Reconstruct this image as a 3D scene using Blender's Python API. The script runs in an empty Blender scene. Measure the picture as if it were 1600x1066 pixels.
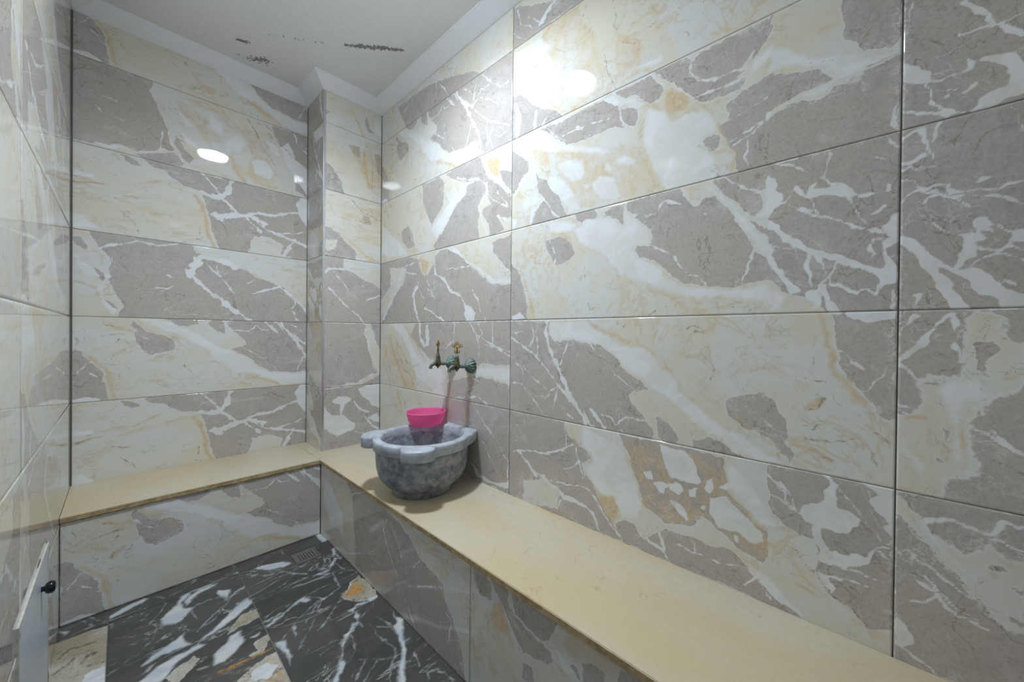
import bpy, bmesh, math, random
import numpy as np
from mathutils import Vector, Matrix, noise as mnoise

C = bpy.context.scene.collection
scene = bpy.context.scene
R = math.radians

# ------------------------------------------------------------------ camera
cam_d = bpy.data.cameras.new('camera')
cam = bpy.data.objects.new('camera', cam_d)
C.objects.link(cam)
scene.camera = cam
F_PX = 574.31
cam_d.sensor_width = 36.0
cam_d.sensor_fit = 'HORIZONTAL'
cam_d.lens = F_PX / 1600.0 * 36.0
cam_d.shift_x = -26.84 / 1600.0
cam_d.shift_y = -6.66 / 1600.0
cam_d.clip_start = 0.02
pitch, roll, yaw = -0.005904, 0.010532, 0.835652
cp, sp, cy_, sy_ = math.cos(pitch), math.sin(pitch), math.cos(yaw), math.sin(yaw)
Fv = Vector((sy_*cp, cy_*cp, sp))
Rv = Vector((cy_, -sy_, 0))
Uv = Rv.cross(Fv)
R2 = math.cos(roll)*Rv + math.sin(roll)*Uv
U2 = -math.sin(roll)*Rv + math.cos(roll)*Uv
M = Matrix((R2, U2, -Fv)).transposed().to_4x4()
CAM_Z = 1.1336
M.translation = Vector((0, 0, CAM_Z))
cam.matrix_world = M

# ------------------------------------------------------------------ world, exposure, lamp strength
w = bpy.data.worlds.new('world')
scene.world = w
w.use_nodes = True
w.node_tree.nodes['Background'].inputs[0].default_value = (0.02, 0.02, 0.02, 1)
w.node_tree.nodes['Background'].inputs[1].default_value = 0.0
vs = scene.view_settings
vs.view_transform = 'Standard'
vs.look = 'None'
vs.gamma = 1.0
vs.use_curve_mapping = False
vs.exposure = 0.05
LAMP_STRENGTH = 126.0
LAMP_POWER = 15.0
LAMP_COLOR = (0.80, 0.905, 1.0, 1)

# ------------------------------------------------------------------ room measures
RX, LX = 1.1598, -0.1592          # right and left wall
BY, FY = 2.6749, -0.26            # far and near wall
PX, PY = 0.8017, 2.3953           # corner pier
BX, BFY = 0.7499, 2.2475          # bench edges
CEIL, COVE = 2.6413, 2.5852
BTOP = 0.4192
Y1, Y2 = 1.1615, -0.0600          # joints on the right wall
FX1, FX2, FYJ = -0.0347, 0.3690, 2.1464
TW, TH = 1.2215, 0.4
def ZK(k): return 1.1958 + 0.4*k

# ------------------------------------------------------------------ helpers
def tag(o, label=None, cat=None, group=None, kind=None):
    if label: o['label'] = label
    if cat: o['category'] = cat
    if group: o['group'] = group
    if kind: o['kind'] = kind
    return o
def link(name, me, mats, parent=None, smooth=False):
    o = bpy.data.objects.new(name, me)
    C.objects.link(o)
    for m in (mats if isinstance(mats, (list, tuple)) else [mats]):
        me.materials.append(m)
    if parent: o.parent = parent
    if smooth:
        for p in me.polygons: p.use_smooth = True
    return o
def from_bm(name, bm, mats, parent=None, smooth=False):
    me = bpy.data.meshes.new(name)
    bmesh.ops.recalc_face_normals(bm, faces=bm.faces)
    bm.to_mesh(me); bm.free()
    return link(name, me, mats, parent, smooth)
def empty(name, loc):
    o = bpy.data.objects.new(name, None)
    C.objects.link(o); o.location = loc
    return o
def add_box(bm, a, b, mi=0, bev=0.0):
    vs_ = [bm.verts.new((x, y, z)) for x in (a[0], b[0]) for y in (a[1], b[1]) for z in (a[2], b[2])]
    fs = []
    for q in ((0,1,3,2),(4,6,7,5),(0,4,5,1),(2,3,7,6),(0,2,6,4),(1,5,7,3)):
        f = bm.faces.new([vs_[i] for i in q]); f.material_index = mi; fs.append(f)
    if bev > 0:
        es = list({e for f in fs for e in f.edges})
        bmesh.ops.bevel(bm, geom=es, offset=bev, segments=2, affect='EDGES', profile=0.5)
def add_lathe(bm, prof, n=48, mat=None, close=True):
    rings = []
    mat = mat or Matrix()
    for r, z in prof:
        if r < 1e-6:
            rings.append([bm.verts.new(mat @ Vector((0, 0, z)))])
        else:
            rings.append([bm.verts.new(mat @ Vector((r*math.cos(2*math.pi*i/n), r*math.sin(2*math.pi*i/n), z))) for i in range(n)])
    for a, b in zip(rings[:-1], rings[1:]):
        for i in range(n):
            j = (i+1) % n
            if len(a) == 1 and len(b) == 1: continue
            if len(a) == 1: bm.faces.new((a[0], b[j], b[i]))
            elif len(b) == 1: bm.faces.new((a[i], a[j], b[0]))
            else: bm.faces.new((a[i], a[j], b[j], b[i]))
    return rings
def add_tube(bm, pts, rads, n=16, cap=True):
    pts = [Vector(p) for p in pts]
    rings = []
    prev = None
    for i, p in enumerate(pts):
        t = (pts[min(i+1, len(pts)-1)] - pts[max(i-1, 0)]).normalized()
        if prev is None:
            a = t.orthogonal().normalized()
        else:
            a = (prev - t*prev.dot(t)).normalized()
        prev = a
        b = t.cross(a)
        r = rads[i] if isinstance(rads, (list, tuple)) else rads
        rings.append([bm.verts.new(p + r*(math.cos(2*math.pi*k/n)*a + math.sin(2*math.pi*k/n)*b)) for k in range(n)])
    for a, b in zip(rings[:-1], rings[1:]):
        for k in range(n):
            bm.faces.new((a[k], a[(k+1) % n], b[(k+1) % n], b[k]))
    if cap:
        bm.faces.new(rings[0][::-1]); bm.faces.new(rings[-1])
def add_torus(bm, c, axis_u, axis_v, Rm, r, n=20, m=8, squash=1.0):
    c = Vector(c); nrm = axis_u.cross(axis_v)
    rings = []
    for i in range(n):
        a = 2*math.pi*i/n
        d = math.cos(a)*axis_u + math.sin(a)*axis_v
        rings.append([bm.verts.new(c + d*(Rm + r*math.cos(2*math.pi*k/m)) + nrm*(r*squash*math.sin(2*math.pi*k/m))) for k in range(m)])
    for i in range(n):
        a, b = rings[i], rings[(i+1) % n]
        for k in range(m):
            bm.faces.new((a[k], b[k], b[(k+1) % m], a[(k+1) % m]))

# ------------------------------------------------------------------ materials
def srgb(r, g, b):
    f = lambda v: ((v/255.0+0.055)/1.055)**2.4 if v/255.0 > 0.04045 else v/255.0/12.92
    return (f(r), f(g), f(b), 1)
class NT:
    def __init__(s, name):
        s.m = bpy.data.materials.new(name); s.m.use_nodes = True
        s.t = s.m.node_tree; s.b = s.t.nodes['Principled BSDF']
    def n(s, typ, **kw):
        nd = s.t.nodes.new(typ)
        for k, v in kw.items(): setattr(nd, k, v)
        return nd
    def l(s, a, b): s.t.links.new(a, b)
    def val(s, x, sock):
        if isinstance(x, (int, float)): sock.default_value = x
        elif isinstance(x, tuple): sock.default_value = x
        else: s.l(x, sock)
    def math(s, op, a, b=0.0, c=0.0, clamp=False):
        nd = s.n('ShaderNodeMath', operation=op, use_clamp=clamp)
        s.val(a, nd.inputs[0]); s.val(b, nd.inputs[1]); s.val(c, nd.inputs[2])
        return nd.outputs[0]
    def ss(s, x, lo, hi, a=0.0, b=1.0):
        nd = s.n('ShaderNodeMapRange', interpolation_type='SMOOTHSTEP')
        s.val(x, nd.inputs[0])
        for i, v in enumerate((lo, hi, a, b)): nd.inputs[i+1].default_value = v
        return nd.outputs[0]
    def mix(s, f, a, b, blend='MIX'):
        nd = s.n('ShaderNodeMix', data_type='RGBA', blend_type=blend)
        s.val(f, nd.inputs[0]); s.val(a, nd.inputs[6]); s.val(b, nd.inputs[7])
        return nd.outputs[2]
    def coord(s, kind='Object'):
        return s.n('ShaderNodeTexCoord').outputs[kind]
    def noise(s, vec, scale, detail=6.0, rough=0.6, dist=0.0):
        nd = s.n('ShaderNodeTexNoise')
        s.l(vec, nd.inputs['Vector'])
        nd.inputs['Scale'].default_value = scale; nd.inputs['Detail'].default_value = detail
        nd.inputs['Roughness'].default_value = rough; nd.inputs['Distortion'].default_value = dist
        return nd.outputs[0]
    def bump(s, h, strength, dist):
        nd = s.n('ShaderNodeBump')
        nd.inputs['Strength'].default_value = strength; nd.inputs['Distance'].default_value = dist
        s.l(h, nd.inputs['Height']); s.l(nd.outputs[0], s.b.inputs['Normal'])
    def set(s, **kw):
        for k, v in kw.items(): s.val(v, s.b.inputs[k.replace('_', ' ')])
def crackline(t, vec, scale, width, detail=4.0, dist=0.6, off=0.5):
    nz = t.noise(vec, scale, detail, 0.55, dist)
    d = t.math('ABSOLUTE', t.math('SUBTRACT', nz, off))
    return t.ss(d, 0.0, width, 1.0, 0.0)

def tile_material(name, pal, rough, floor=False):
    t = NT(name)
    vec = t.coord()
    mp = t.n('ShaderNodeMapping'); t.l(vec, mp.inputs[0]); v = mp.outputs[0]
    # a streaked coordinate: the marble runs along a diagonal
    mp2 = t.n('ShaderNodeMapping'); t.l(vec, mp2.inputs[0])
    mp2.inputs['Rotation'].default_value = (R(40), R(38), R(35)); mp2.inputs['Scale'].default_value = (0.35, 1.0, 1.0)
    vd = mp2.outputs[0]
    at = t.n('ShaderNodeAttribute', attribute_name='marble')
    sep = t.n('ShaderNodeSeparateColor'); t.l(at.outputs['Color'], sep.inputs[0])
    dec = lambda s_: t.math('MULTIPLY_ADD', s_, 2.0, -1.0)
    g, wv, o, d = dec(sep.outputs[0]), dec(sep.outputs[1]), dec(sep.outputs[2]), dec(at.outputs['Alpha'])
    n_mid = t.math('SUBTRACT', t.noise(v, 22, 8, 0.68, 0.3), 0.5)
    n_fine = t.math('SUBTRACT', t.noise(v, 75, 6, 0.7), 0.5)
    n_big = t.noise(vd, 4.5, 6, 0.6, 0.8)
    n_big2 = t.noise(vd, 9.0, 8, 0.65, 1.2)
    # base (cream) with soft clouding
    base = t.mix(t.ss(n_big, 0.38, 0.62), pal['base1'], pal['base2'])
    base = t.mix(t.ss(n_big2, 0.56, 0.72, 0, pal['base3k']), base, pal['base3'])
    base = t.mix(t.ss(t.noise(vd, 16.0, 9, 0.72, 0.7), 0.55, 0.75, 0, pal['base4k']), base, pal['base4'])
    wisps = t.math('MULTIPLY', crackline(t, vd, 5.0, 0.012, 8.0, 1.6), t.ss(n_big2, 0.45, 0.6))
    base = t.mix(t.math('MULTIPLY', wisps, pal['wisp_k']), base, pal['wisp'])
    tanv = t.math('MULTIPLY', crackline(t, vd, 7.5, 0.035, 9.0, 1.3, 0.48), t.ss(t.noise(v, 4.0, 5, 0.6), 0.46, 0.62))
    base = t.mix(t.math('MULTIPLY', tanv, pal['tan_k']), base, pal['tan'])
    hair = t.math('MULTIPLY', crackline(t, v, 10.0, 0.006, 9.0, 1.0, 0.5), t.ss(t.noise(v, 5.0, 4, 0.6), 0.5, 0.6))
    base = t.mix(t.math('MULTIPLY', hair, 0.55), base, pal['dark'])
    # grey stone
    gr = t.mix(t.ss(n_mid, -0.25, 0.25), pal['grey1'], pal['grey2'])
    gr = t.mix(t.ss(t.noise(v, 3.2, 5, 0.55), 0.4, 0.65), gr, pal['grey3'])
    cr = crackline(t, v, 7.0, 0.009, 8.0, 0.8)
    cr = t.math('MULTIPLY', cr, t.ss(t.noise(v, 6.0, 2, 0.5), 0.42, 0.56))
    gr = t.mix(t.ss(t.noise(v, 130, 5, 0.75), 0.42, 0.75, 0, 0.45), gr, pal['crack'])
    gr = t.mix(t.math('MULTIPLY', cr, pal['crack_k']), gr, pal['crack'])
    lv = crackline(t, vd, 6.0, 0.007, 6.0, 0.7, 0.46)
    lv = t.math('MULTIPLY', lv, t.ss(t.noise(v, 5.0, 2, 0.5), 0.5, 0.62))
    gr = t.mix(t.math('MULTIPLY', lv, pal['light_k']), gr, pal['white'])
    # broken pale veinlets crowding towards the edge of each grey body
    bv = t.math('MAXIMUM', crackline(t, v, 13.0, 0.02, 6.0, 0.9, 0.52), crackline(t, vd, 17.0, 0.018, 6.0, 0.6, 0.47))
    near = t.math('MULTIPLY', t.ss(g, 0.9, 0.1), t.ss(t.noise(v, 7.0, 4, 0.6), 0.46, 0.58))
    gr = t.mix(t.math('MULTIPLY', t.math('MULTIPLY', bv, near), 0.6), gr, pal['white2'])
    # the grey clouds over towards cream in places
    gr = t.mix(t.math('MULTIPLY', t.ss(t.noise(vd, 7.0, 8, 0.7, 0.5), 0.56, 0.72), pal['cloud_k']), gr, pal['base2'])
    gm = t.ss(t.math('ADD', g, t.math('ADD', t.math('MULTIPLY', n_mid, 0.62), t.math('MULTIPLY', n_fine, 0.30))), -0.05, 0.07)
    col = t.mix(gm, base, gr)
    # the pale rim where the stone meets the cream
    rim = t.ss(t.math('ABSOLUTE', t.math('ADD', t.math('ADD', g, t.math('MULTIPLY', n_fine, 0.30)), t.math('MULTIPLY', n_mid, 0.62))), 0.0, 0.09, 0.5, 0.0)
    col = t.mix(rim, col, pal['white'])
    # orange / tan staining, plus the bowl's reflection painted as a tan streak
    of = t.math('ADD', o, t.math('ADD', t.math('MULTIPLY', n_mid, 1.5), t.math('MULTIPLY', n_fine, 0.7)))
    om = t.ss(of, -0.22, 0.5, 0.0, pal['orange_k'])
    col = t.mix(om, col, t.mix(t.ss(n_fine, -0.1, 0.12), pal['orange1'], pal['orange2']))
    # white bodies and veins
    wf = t.math('ADD', wv, t.math('ADD', t.math('MULTIPLY', n_mid, 0.55), t.math('MULTIPLY', n_fine, 0.42)))
    wsh = t.ss(wf, -0.12, 0.16); wso = t.ss(wf, -0.15, 1.1, 0.0, 0.95)
    wm = t.math('ADD', t.math('MULTIPLY', wsh, gm), t.math('MULTIPLY', wso, t.math('SUBTRACT', 1.0, gm)))
    wm = t.math('MULTIPLY', wm, t.ss(t.noise(v, 14, 8, 0.7), 0.28, 0.46, 0.62, pal['white_k']))
    col = t.mix(wm, col, t.mix(t.ss(n_big2, 0.42, 0.6), pal['white'], pal['white2']))
    # dark edge below white veins
    wedge = t.ss(t.math('ABSOLUTE', t.math('ADD', wf, 0.22)), 0.0, 0.1, pal['edge_k'], 0.0)
    col = t.mix(t.math('MULTIPLY', wedge, t.ss(n_fine, -0.02, 0.1)), col, pal['crack'])
    # dark wiggles
    df = t.math('ADD', d, t.math('ADD', t.math('MULTIPLY', n_mid, 1.3), t.math('MULTIPLY', n_fine, 1.6)))
    dm = t.ss(df, -0.25, 0.45, 0.0, 0.85)
    col = t.mix(dm, col, pal['dark'])
    t.set(Base_Color=col, Roughness=rough, Specular_IOR_Level=0.5)
    t.bump(t.noise(v, 2.2, 2, 0.4), 0.05, 0.02)
    return t.m
PAL_WALL = dict(base1=srgb(218,213,198), base2=srgb(218,219,217), base4=srgb(196,188,172), base4k=0.55, base3=srgb(216,201,176), base3k=0.7, tan=srgb(206,184,152), tan_k=0.55, wisp=srgb(186,172,150), wisp_k=0.45,
    grey1=srgb(178,172,169), grey2=srgb(194,188,185), grey3=srgb(189,181,174), crack=srgb(140,130,120), crack_k=0.75, light_k=0.45, cloud_k=0.4,
    white=srgb(232,234,237), white2=srgb(224,225,224), white_k=0.95, edge_k=0.25, orange1=srgb(202,172,130), orange2=srgb(218,196,162), orange_k=0.75, dark=srgb(150,130,108))
PAL_FLOOR = dict(base1=srgb(70,70,69), base2=srgb(84,82,79), base4=srgb(96,98,102), base4k=0.5, base3=srgb(98,98,98), base3k=0.25, tan=srgb(110,104,96), tan_k=0.3, wisp=srgb(176,176,172), wisp_k=0.9,
    grey1=srgb(186,178,160), grey2=srgb(208,203,192), grey3=srgb(164,152,130), crack=srgb(70,62,52), crack_k=0.8, light_k=0.3, cloud_k=0.3,
    white=srgb(222,223,222), white2=srgb(196,204,212), white_k=0.95, edge_k=0.25, orange1=srgb(176,120,52), orange2=srgb(206,160,96), orange_k=0.85, dark=srgb(72,62,54))
M_TILE = tile_material('veined_wall_tile', PAL_WALL, 0.03)
M_FLOOR = tile_material('dark_veined_floor_tile', PAL_FLOOR, 0.1, True)

def plain(name, col, rough=0.5, metal=0.0, nscale=40, k=0.12, bump=0.0, bdist=0.002):
    t = NT(name); v = t.coord()
    nz = t.noise(v, nscale, 6, 0.65)
    dk = tuple(c*(1-k) for c in col[:3]) + (1,)
    lt = tuple(min(1, c*(1+k)) for c in col[:3]) + (1,)
    t.set(Base_Color=t.mix(t.ss(nz, 0.35, 0.65), dk, lt), Roughness=rough, Metallic=metal)
    if bump: t.bump(nz, bump, bdist)
    return t.m
M_GROUT = plain('grey_grout', srgb(108,106,102), 0.8)
M_FGROUT = plain('pale_floor_grout', srgb(150,146,136), 0.8)
M_CEIL = plain('ceiling_paint', srgb(238,239,240), 0.75, 0, 90, 0.03, 0.35, 0.003)
M_COVE = plain('white_gypsum', srgb(238,240,245), 0.45, 0, 30, 0.015)
M_ALU = plain('brushed_aluminium', srgb(205,208,214), 0.28, 0.85, 80, 0.06)
M_STEEL = plain('stainless_steel', srgb(176,172,166), 0.35, 0.9, 90, 0.1)
M_BLACK = plain('black_drain_shade', srgb(14,13,13), 0.6)  # near-black colour standing in for the shade under the drain grate
M_SILI = plain('dark_silicone', srgb(92,88,82), 0.5)
M_WHITEP = plain('white_lacquered_panel', srgb(206,214,222), 0.3, 0, 12, 0.02)
M_KNOB = plain('black_plastic_knob', srgb(14,15,26), 0.18)
M_DOORW = plain('white_door_paint', srgb(214,214,210), 0.4, 0, 10, 0.02)
M_BEAD = plain('brown_adhesive', srgb(112,90,62), 0.8, 0, 120, 0.4)
M_PEEL = plain('bare_plaster', srgb(138,136,130), 0.95, 0, 300, 0.5)
M_FLAKE = plain('loose_paint_flake', srgb(220,220,216), 0.7, 0, 60, 0.05)
def limestone():
    t = NT('beige_limestone'); v = t.coord()
    mp = t.n('ShaderNodeMapping'); t.l(v, mp.inputs[0]); mp.inputs['Rotation'].default_value = (0, 0, R(25)); mp.inputs['Scale'].default_value = (1, 0.4, 1)
    b = t.noise(mp.outputs[0], 3.0, 6, 0.6, 0.8); f = t.noise(v, 60, 6, 0.7)
    col = t.mix(t.ss(b, 0.36, 0.62), srgb(206,190,155), srgb(206,197,178))
    col = t.mix(t.ss(f, 0.4, 0.7, 0, 0.25), col, srgb(192,172,132))
    sp_ = t.ss(t.noise(v, 9, 8, 0.75), 0.62, 0.72, 0, 0.35)
    col = t.mix(sp_, col, srgb(226,204,150))
    cr = t.math('MULTIPLY', crackline(t, v, 5.0, 0.004, 6.0, 0.6), t.ss(t.noise(v, 11, 2, 0.5), 0.52, 0.6))
    col = t.mix(t.math('MULTIPLY', cr, 0.55), col, srgb(140,124,96))
    t.set(Base_Color=col, Roughness=t.ss(f, 0.3, 0.7, 0.3, 0.42)); t.bump(f, 0.06, 0.001)
    return t.m
M_STONE = limestone()
def slab_edge():
    t = NT('worn_limestone_edge'); v = t.coord(); f = t.noise(v, 40, 8, 0.7)
    t.set(Base_Color=t.mix(t.ss(f, 0.35, 0.65), srgb(150,128,92), srgb(190,168,126)), Roughness=0.6); t.bump(f, 0.4, 0.002)
    return t.m
M_EDGE = slab_edge()
def grey_marble():
    t = NT('blue_grey_marble'); v = t.coord()
    a = t.noise(v, 20, 10, 0.78, 0.15); b = t.noise(v, 55, 9, 0.8, 0.1)
    col = t.mix(t.ss(a, 0.36, 0.62), srgb(88,96,110), srgb(162,167,174))
    col = t.mix(t.ss(b, 0.55, 0.7, 0, 0.6), col, srgb(206,207,203))
    col = t.mix(t.ss(b, 0.45, 0.32, 0, 0.55), col, srgb(92,96,106))
    col = t.mix(t.ss(t.noise(v, 9, 5, 0.6, 0.5), 0.56, 0.68, 0, 0.35), col, srgb(196,190,168))
    t.set(Base_Color=col, Roughness=0.34); t.bump(b, 0.12, 0.002)
    return t.m
M_MARBLE = grey_marble()
def polished_rim():
    t = NT('pale_grey_marble'); v = t.coord()
    a = t.noise(v, 16, 9, 0.7, 0.6); b = t.noise(v, 60, 6, 0.7)
    col = t.mix(t.ss(a, 0.35, 0.62), srgb(150,158,170), srgb(190,195,203))
    col = t.mix(t.ss(b, 0.58, 0.7, 0, 0.35), col, srgb(96,100,110))
    t.set(Base_Color=col, Roughness=0.3); t.bump(b, 0.05, 0.001)
    return t.m
M_RIM = polished_rim()
def bronze():
    t = NT('aged_bronze'); v = t.coord()
    a = t.noise(v, 60, 8, 0.7, 0.5); b = t.noise(v, 22, 6, 0.65)
    col = t.mix(t.ss(a, 0.38, 0.62), srgb(62,58,40), srgb(112,110,84))
    col = t.mix(t.ss(b, 0.47, 0.6, 0, 0.8), col, srgb(104,124,114))
    t.set(Base_Color=col, Roughness=t.ss(a, 0.3, 0.7, 0.35, 0.6), Metallic=t.ss(b, 0.47, 0.6, 0.75, 0.15)); t.bump(a, 0.3, 0.001)
    return t.m
M_BRONZE = bronze()
def verdigris():
    t = NT('green_verdigris_bronze'); v = t.coord()
    a = t.noise(v, 60, 8, 0.7, 0.5)
    t.set(Base_Color=t.mix(t.ss(a, 0.38, 0.62), srgb(72,84,76), srgb(128,146,144)), Roughness=0.6, Metallic=0.25); t.bump(a, 0.3, 0.001)
    return t.m
M_VERD = verdigris()
M_BRASS = plain('tarnished_brass', srgb(150,122,58), 0.35, 0.6, 160, 0.5)
def pink():
    t = NT('pink_plastic')
    t.set(Base_Color=srgb(255,150,205), Roughness=0.35)
    tr = t.n('ShaderNodeBsdfTranslucent'); tr.inputs[0].default_value = srgb(255,145,200)
    mx = t.n('ShaderNodeMixShader'); mx.inputs[0].default_value = 0.55
    out = t.t.nodes['Material Output']
    t.l(t.b.outputs[0], mx.inputs[1]); t.l(tr.outputs[0], mx.inputs[2]); t.l(mx.outputs[0], out.inputs[0])
    return t.m
M_PINK = pink()
def lamp_mat():
    t = NT('lit_diffuser')
    t.set(Base_Color=(0.9, 0.9, 0.9, 1), Emission_Color=LAMP_COLOR, Emission_Strength=LAMP_STRENGTH)
    return t.m
M_LAMP = lamp_mat()

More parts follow.
